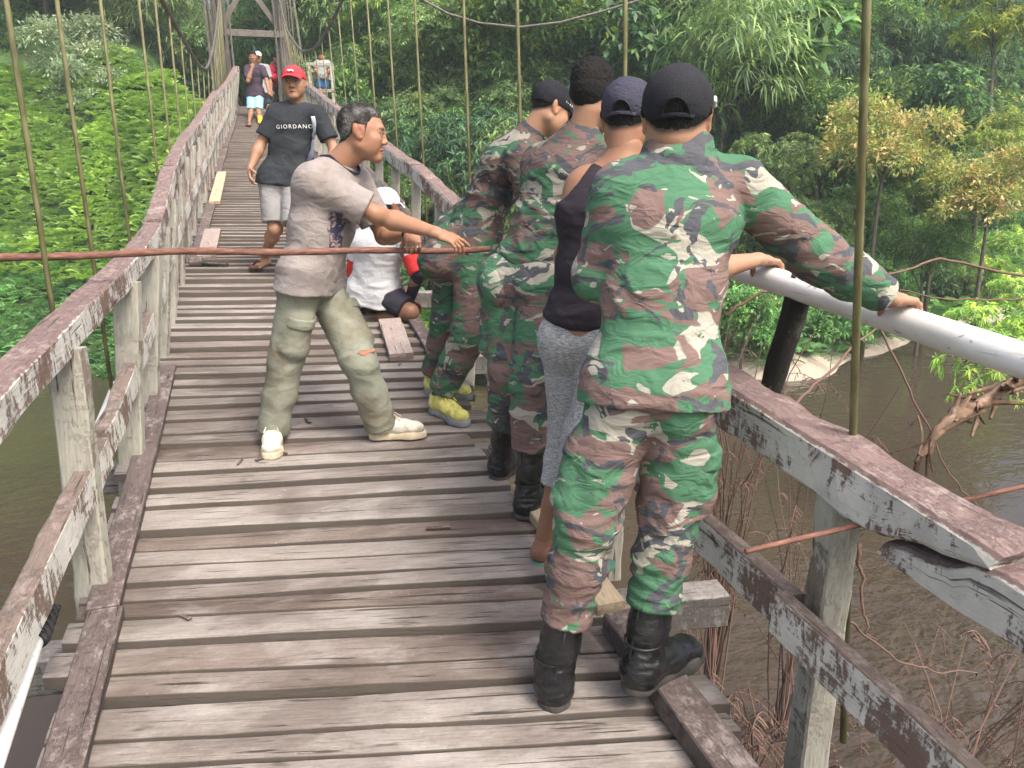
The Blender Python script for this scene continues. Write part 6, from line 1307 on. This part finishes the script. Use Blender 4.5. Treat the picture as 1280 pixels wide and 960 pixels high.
def tee_man():
    J = solve({'P': (354, 226, 6.02), 'N': (371, 130, 5.93), 'sr': (345, 142, 5.90), 'sl': (397, 144, 5.90), 'H': (368, 104, 5.86)})
    if DBG: print('G PN', np.linalg.norm(J['N']-J['P']), 'sh', np.linalg.norm(J['sl']-J['sr']), 'NH', np.linalg.norm(J['H']-J['N']), J['P'], gz(J['P']))
    hips_from(J, -(nrm(dirv(105))), .09); J.update(solve({'er': (325, 182, 5.92), 'wr': (313, 211, 5.86), 'el': (417, 186, 5.95), 'wl': (414, 226, 5.86), **J}))
    hr, hl = on_deck(329, 333), on_deck(372, 345); J['ar'], J['al'] = hr+A(0, 0, .09)+A(0.02, 0, 0), hl+A(0, 0, .09)
    J.update(solve({'kr': (344, 286, 6.05), 'kl': (367, 290, 5.95), **J})); f = dirv(196); up = nrm(J['N']-J['P']); sk = (.36, .195, .12)
    hv = head_parts(J['H'], dirv(197, 0), dirv(197, 90), J['N']-up*.02, sk, stub=((.03, .022, .02), .9), vox=.004); hf = hv[3]
    d = SDF(.0042); bare_arm(d, J['sr'], J['er'], J['wr'], nrm(at(313, 224, 5.82)-J['wr']), dirv(90, 0), f, (.3, .4, .45, .5)); bare_arm(d, J['sl'], J['el'], J['wl'], dirv(190, -80), dirv(-90), f, .4); r1 = (*d.mesh(), sk)
    d = SDF(.006)
    for s in 'lr': bare_leg(d, J['h'+s], J['k'+s], J['a'+s])
    r2 = (*d.mesh(), sk); d = SDF(.005)
    tr, tl = dirv(205), dirv(190)
    for s, t_ in (('r', tr), ('l', tl)): bare_foot(d, J['a'+s]+A(0, 0, -.01), t_)
    root = person([hv[:3], r1, r2, (*d.mesh(), sk), core(J, sk, legs=False)], hr, 'man in red cap and charcoal lettered T-shirt walking toward the camera')
    d = SDF(.0065); torso(d, J['P'], J['N'], (J['hl'], J['hr']), (J['sl'], J['sr']), 1.0, .05, -.03, 1.02, f, 1.2)
    for s in 'rl': sleeve(d, J['s'+s], J['e'+s], None, (.068, .072), .72, .03)
    d.ell(J['N']+up*.045+f*.03, np.eye(3), A(.068, .068, .06), .012, True)
    V, F = finish(d, .005, 6.5, 61, [(J['P']+up*.12, .2, 1.1)], (1, 1, 1.3)); sh = wear(root, 'shirt', (V, F), 'charcoal tee')
    # printed word across the chest
    cu = bpy.data.curves.new('lettering', 'FONT'); cu.body = 'GIORDANO'; cu.size = .041; cu.space_character = 1.34; cu.align_x = 'CENTER'; to = bpy.data.objects.new('lettering', cu); COL.objects.link(to)
    dg = bpy.context.evaluated_depsgraph_get(); me = bpy.data.meshes.new_from_object(to.evaluated_get(dg)); bpy.data.objects.remove(to); L = np.array([v.co[:] for v in me.vertices]); pol = [list(p.vertices) for p in me.polygons]
    pc = surf_hit(V, F, 366, 162)
    if pc is not None:
        p, n0 = pc; sx = nrm(np.cross(A(0, 0, 1), f)); sx = sx if sx@CR > 0 else -sx; sy = nrm(np.cross(f, sx)); sy = sy if sy[2] > 0 else -sy; ff = nrm(f)
        W = p+np.outer(L[:, 0], sx)+np.outer(L[:, 1]-.0, sy)-np.outer(L[:, 0]*.0, sy); C = V; idx = ((C-p)@ff > -.12); C = C[idx]; cx, cy, cf = (C-p)@sx, (C-p)@sy, (C-p)@ff; out = []
        for w in W:
            a, b = (w-p)@sx, (w-p)@sy; dd = (cx-a)**2+(cy-b)**2; m = dd < .0004; out.append(w+ff*((cf[m].max() if m.any() else 0)+.006))
        me2 = bpy.data.meshes.new('lettering'); me2.from_pydata([tuple(q-A(*root['_l'])) for q in out], [], pol); me2.materials.append(CLOTH['lettering']); o = bpy.data.objects.new('lettering', me2); COL.objects.link(o); o.parent = sh
    d = SDF(.0065); pants(d, J, f, (.098, .096), .05, .090, ankles=False, frac=.86); wear(root, 'shorts', finish(d, .005, 7, 63, [], (1, 1, 1.)), 'pale shorts')
    sx = nrm(J['sl']-J['sr']); a0 = J['N']+sx*.115
    for sg in (1,):
        mb = MB(); a0 = J['N']+sx*.128*sg
        pts = [a0+f*-.10-up*.10, a0+up*.022-f*.02, a0+f*.075-up*.035, a0+f*.112-up*.15+sx*.012*sg, a0+f*.095-up*.28+sx*.035*sg, a0+f*.0-up*.36+sx*.06*sg]; hits = [surf_hit(V, F, u_, v_) for u_, v_ in ((389, 146), (391, 155), (392, 165), (393, 175), (394, 186), (395, 197))]; pts = [a0-f*.10-up*.10]+[h_[0]+f*.006 for h_ in hits if h_ is not None]; t0 = np.linspace(0, 1, len(pts)); t = np.linspace(0, 1, 20); Pt = np.stack([np.interp(t, t0, np.array(pts)[:, i]) for i in range(3)], 1)
        if sg == 1: mb.beam(Pt, .030, .007, sx, .002, 0); pk = wear_mb(root, 'backpack_strap', mb, 'pale strap')
    d = SDF(.008); c = J['N']-f*.17-up*.22; d.cone(c-up*.14+sx*.02, c+up*.12, .10, .10, .03, 1.35, sx); wear(root, 'backpack', finish(d, .004, 7, 6, []), 'lilac pack')
    for h_, t_ in ((hr, tr), (hl, tl)): d = SDF(.005); sole(d, h_-t_*.055, t_, .27, 1., .022); so = wear(root, 'sandal', d.mesh(), 'sandal'); g, sd, u2 = shoe_frame(t_); mb = MB(); mb.tube([h_+g*.10+sd*.05+u2*.01, h_+g*.10+u2*.065, h_+g*.10-sd*.05+u2*.01], .010, 6); wear_mb(root, 'strap', mb, 'sandal', so)
    V, F = hair_mesh(hf, .006, .005, .07, -.06); wear(root, 'hair', (V, F), 'hair')
    V, F, B = cap_mesh(hf, .0045, .030, True); cp = wear(root, 'cap', (V, F), 'red cap'); wear(root, 'brim', B, 'red cap', cp)
    mb = MB(); mb.tube([in_head(hf, -.022, .100, .072), in_head(hf, -.008, .106, .082), in_head(hf, .008, .107, .074), in_head(hf, .022, .100, .082)], .007, 6); wear_mb(root, 'badge', mb, 'lettering', cp)
    return root
def far_person(J, face, label, shirt, lower, short=True, sleeves='short', hat=None, skin=BROWN, extra=None, feet='skin', vox=.012):
    J = solve(J); f = dirv(face); hips_from(J, nrm(np.cross(f, A(0, 0, 1))), .085); up = nrm(J['N']-J['P'])
    hv = head_parts(J['H'], dirv(face, -5), dirv(face, 85), J['N']-up*.02, skin, stub=((.03, .022, .02), .9), vox=.009); hf = hv[3]
    d = SDF(.009)
    for s in 'lr': bare_arm(d, J['s'+s], J['e'+s], J['w'+s], nrm(J['w'+s]-J['e'+s]), f, up, .4); bare_leg(d, J['h'+s], J['k'+s], J['a'+s]); bare_foot(d, J['a'+s]+A(0, 0, -.01), f)
    root = person([hv[:3], (*d.mesh(), skin), core(J, skin, legs=False)], (J['al']+J['ar'])/2, label)
    d = SDF(vox); torso(d, J['P'], J['N'], (J['hl'], J['hr']), (J['sl'], J['sr']), 1.05, .05, -.06, 1.04, f, 1.22)
    for s in 'lr': sleeve(d, J['s'+s], J['e'+s], None if sleeves == 'short' else J['w'+s], (.070, .074, .056, .05), .8 if sleeves == 'short' else 1.)
    wear(root, 'shirt', finish(d, .006, 6, 3, []), shirt)
    for s in 'lr': J['c'+s] = J['a'+s]
    d = SDF(vox); pants(d, J, f, (.098, .092, .08, .072), .05, .092, ankles=not short, frac=.95); wear(root, 'shorts' if short else 'trousers', finish(d, .005, 6, 5, []), lower)
    V, F = hair_mesh(hf, .008, .008, .08, -.06, .008); wear(root, 'hair', (V, F), 'hair')
    if hat: V, F, B = cap_mesh(hf, .008, .028, True); cp = wear(root, 'cap', (V, F), hat); wear(root, 'brim', B, hat, cp)
    return root, J, f
def far_people():
    g1, g2 = on_deck(312, 158), on_deck(326, 156)
    r, J, f = far_person({'P': (319, 117, 16.55), 'N': (318, 81, 16.4), 'H': (316, 71, 16.35), 'sr': (309, 86, 16.4), 'sl': (328, 86, 16.4), 'er': (310, 101, 16.2), 'wr': (315, 85, 16.15), 'el': (333, 100, 16.4), 'wl': (336, 113, 16.3), 'kr': (314, 138, 16.5), 'kl': (323, 138, 16.5), 'ar': g1+A(0, 0, .09), 'al': g2+A(0, 0, .09)}, 190, 'man in plum shirt and aqua shorts with a hand at his mouth', 'plum shirt', 'aqua shorts')
    d = SDF(.009); d.cone(J['kl']-A(0, 0, .06), J['al'], .062, .05, .03); d.cone(J['al'], J['al']+f*.14-A(0, 0, .05), .045, .04, .03); wear(r, 'rubber_boot', d.mesh(), 'yellow boot')
    for a_ in (J['ar'],): d = SDF(.009); sole(d, a_-A(0, 0, .09)-f*.06, f, .27, 1., .03); wear(r, 'sandal', d.mesh(), 'sandal')
    hd = at(322.5, 70, 17.9); b = hd-A(0, -.06, 1.62); k = lambda dx, dy, z: b+A(dx, dy, z)
    far_person({'P': k(0, 0, .88), 'N': k(0, -.03, 1.43), 'H': k(0, -.06, 1.60), 'sr': k(-.17, 0, 1.38), 'sl': k(.17, 0, 1.38), 'er': k(-.22, 0, 1.1), 'wr': k(-.22, -.08, .86), 'el': k(.22, 0, 1.1), 'wl': k(.22, -.08, .86), 'kr': k(-.08, -.02, .48), 'kl': k(.08, .02, .48), 'ar': k(-.08, 0, .09), 'al': k(.08, .05, .09)}, 190, 'person in white cap almost hidden behind the man in the plum shirt', 'grey shirt', 'dark trousers', False, 'short', 'white cap')
    g1, g2 = on_deck(336, 137), on_deck(343, 135)
    far_person({'P': (340, 106, 18.6), 'N': (341, 83, 18.55), 'H': (344, 74, 18.5), 'sr': (337, 87, 18.4), 'sl': (343, 86, 18.7), 'er': (340, 97, 18.3), 'wr': (350, 95, 18.35), 'el': (346, 96, 18.7), 'wl': (352, 93, 18.6), 'kr': (339, 121, 18.5), 'kl': (343, 120, 18.7), 'ar': g1+A(0, 0, .09), 'al': g2+A(0, 0, .09)}, 105, 'man in red shirt and dark trousers standing sideways near the far tower', 'red shirt', 'dark trousers', False, 'long')
    q = lambda u, v, d=19.6: at(u, v, d)
    far_person({'P': (403, 97, 19.7), 'N': (403, 77, 19.7), 'H': (402, 71, 19.65), 'sr': (396, 79, 19.7), 'sl': (410, 79, 19.7), 'er': (394, 88, 19.6), 'wr': (398, 94, 19.4), 'el': (412, 88, 19.6), 'wl': (408, 94, 19.4), 'kr': (400, 112, 19.6), 'kl': (406, 112, 19.7), 'ar': (400, 128, 19.6), 'al': (406, 128, 19.7)}, 190, 'person in grey shirt and blue shorts standing behind the wooden platform rail', 'grey shirt', 'blue shorts')
def build_platform():
    P0 = at(403, 131, 19.65); t = empty('platform', P0); tag(t, 'small pale wooden platform with a handrail beside the far end of the bridge', 'platform')
    def pp(a, b, w, h, name):
        mb = MB(); mb.beam(np.linspace(a, b, 4), w, h, None, .006, .003, up=(A(0, 1, 0) if abs((b-a)[2]) > .5 else None)); o = mb.build(name, MAT['post'], t); o.location = -Vector(P0)
    d = 19.3; g = lambda u, v, dd=d: at(u, v, dd)
    pp(g(383, 80.5), g(416, 80.5), .09, .08, 'handrail'); pp(g(383, 114), g(417, 114), .09, .08, 'lower_rail')
    for u in (386, 414): a = g(u, 79); pp(A(a[0], a[1], a[2]-3.4), a, .09, .09, 'post')
    a, b = g(384, 131, 19.5), g(418, 131, 19.5)
    for k in range(5): o = A(0, .22*k, 0); pp(a+o, b+o, .2, .04, 'floorboard')
    for u in (388, 414): a = g(u, 133, 20.3); pp(A(a[0], a[1], a[2]-3.0), a, .09, .09, 'post')
def build_people():
    global CLOTH
    people_mats(); CLOTH['tear'] = plain('skin through the tear', (.30, .15, .10), .6, .3, .3, 30)
    for fn in (soldier_a, tank_man, soldier_c, soldier_d, grey_man, sitting_man, tee_man, far_people): fn(); print(fn.__name__, _t.time()-_t0)
    build_platform()
    for o in bpy.data.objects:
        if '_l' in o: del o['_l']
# ------------------------------------------------------------------ light, camera
def build_light():
    w = bpy.data.worlds.new('World'); SC.world = w; w.use_nodes = True; nt = w.node_tree
    sky = nt.nodes.new('ShaderNodeTexSky'); sky.sky_type = 'NISHITA'; sky.sun_disc = False
    el, az = radians(52), radians(158)     # sun behind the camera's right shoulder, veiled by cloud
    sky.sun_elevation = el; sky.sun_rotation = az; sky.altitude = 0; sky.air_density = .7; sky.dust_density = 7.; sky.ozone_density = .3
    bg = nt.nodes['Background']; bg.inputs[1].default_value = .15; nt.links.new(sky.outputs[0], bg.inputs[0])
    L = bpy.data.lights.new('sun', 'SUN'); L.energy = 1.5; L.angle = radians(20); L.color = (1, .96, .90); o = bpy.data.objects.new('sun', L); COL.objects.link(o)
    d = A(sin(az)*cos(el), cos(az)*cos(el), sin(el)); o.rotation_euler = Vector(d).to_track_quat('Z', 'Y').to_euler()
def build_haze():
    me = bpy.data.meshes.new('haze'); lo, hi = A(-128, -66, -10), A(128, 134, 46); v = [(x, y, z) for x in (lo[0], hi[0]) for y in (lo[1], hi[1]) for z in (lo[2], hi[2])]
    me.from_pydata(v, [], [(0, 1, 3, 2), (4, 6, 7, 5), (0, 4, 5, 1), (2, 3, 7, 6), (0, 2, 6, 4), (1, 5, 7, 3)]); o = bpy.data.objects.new('haze', me); COL.objects.link(o)
    m = bpy.data.materials.new('humid air'); m.use_nodes = True; t = m.node_tree; t.nodes.remove(t.nodes['Principled BSDF']); pv = t.nodes.new('ShaderNodeVolumePrincipled')
    pv.inputs['Color'].default_value = (.78, .95, .93, 1); pv.inputs['Density'].default_value = HAZE; t.links.new(pv.outputs[0], t.nodes['Material Output'].inputs['Volume']); me.materials.append(m)
    tag(o, 'thin humid haze over the river valley', None, None, 'stuff')
HAZE = .0019
def build_camera():
    c = bpy.data.cameras.new('camera'); o = bpy.data.objects.new('camera', c); COL.objects.link(o); SC.camera = o
    c.sensor_fit = 'HORIZONTAL'; c.sensor_width = 36; c.lens = 36*FPX/1280; c.clip_start = .05; c.clip_end = 500
    M = Matrix(((CR[0], CU[0], -CF[0], CAMP[0]), (CR[1], CU[1], -CF[1], CAMP[1]), (CR[2], CU[2], -CF[2], CAMP[2]), (0, 0, 0, 1))); o.matrix_world = M
    SC.view_settings.view_transform = 'Standard'; SC.view_settings.look = 'None'; SC.view_settings.exposure = EXPO; SC.view_settings.gamma = 1
    SC.cycles.use_denoising = True; SC.cycles.max_bounces = 6; SC.cycles.diffuse_bounces = 3; SC.cycles.transmission_bounces = 4; SC.cycles.glossy_bounces = 3
import time as _t
DBG = False
EXPO = 1.22
import time as _t
_t0 = _t.time()
mats(); build_bridge(); build_bridge_things(); loose_boards(); print('bridge', _t.time()-_t0)
build_nature(); dead_plants(); wood_chips(); print('nature', _t.time()-_t0)
if 'build_people' in globals(): build_people(); print('people', _t.time()-_t0)
build_light(); build_haze(); build_camera()
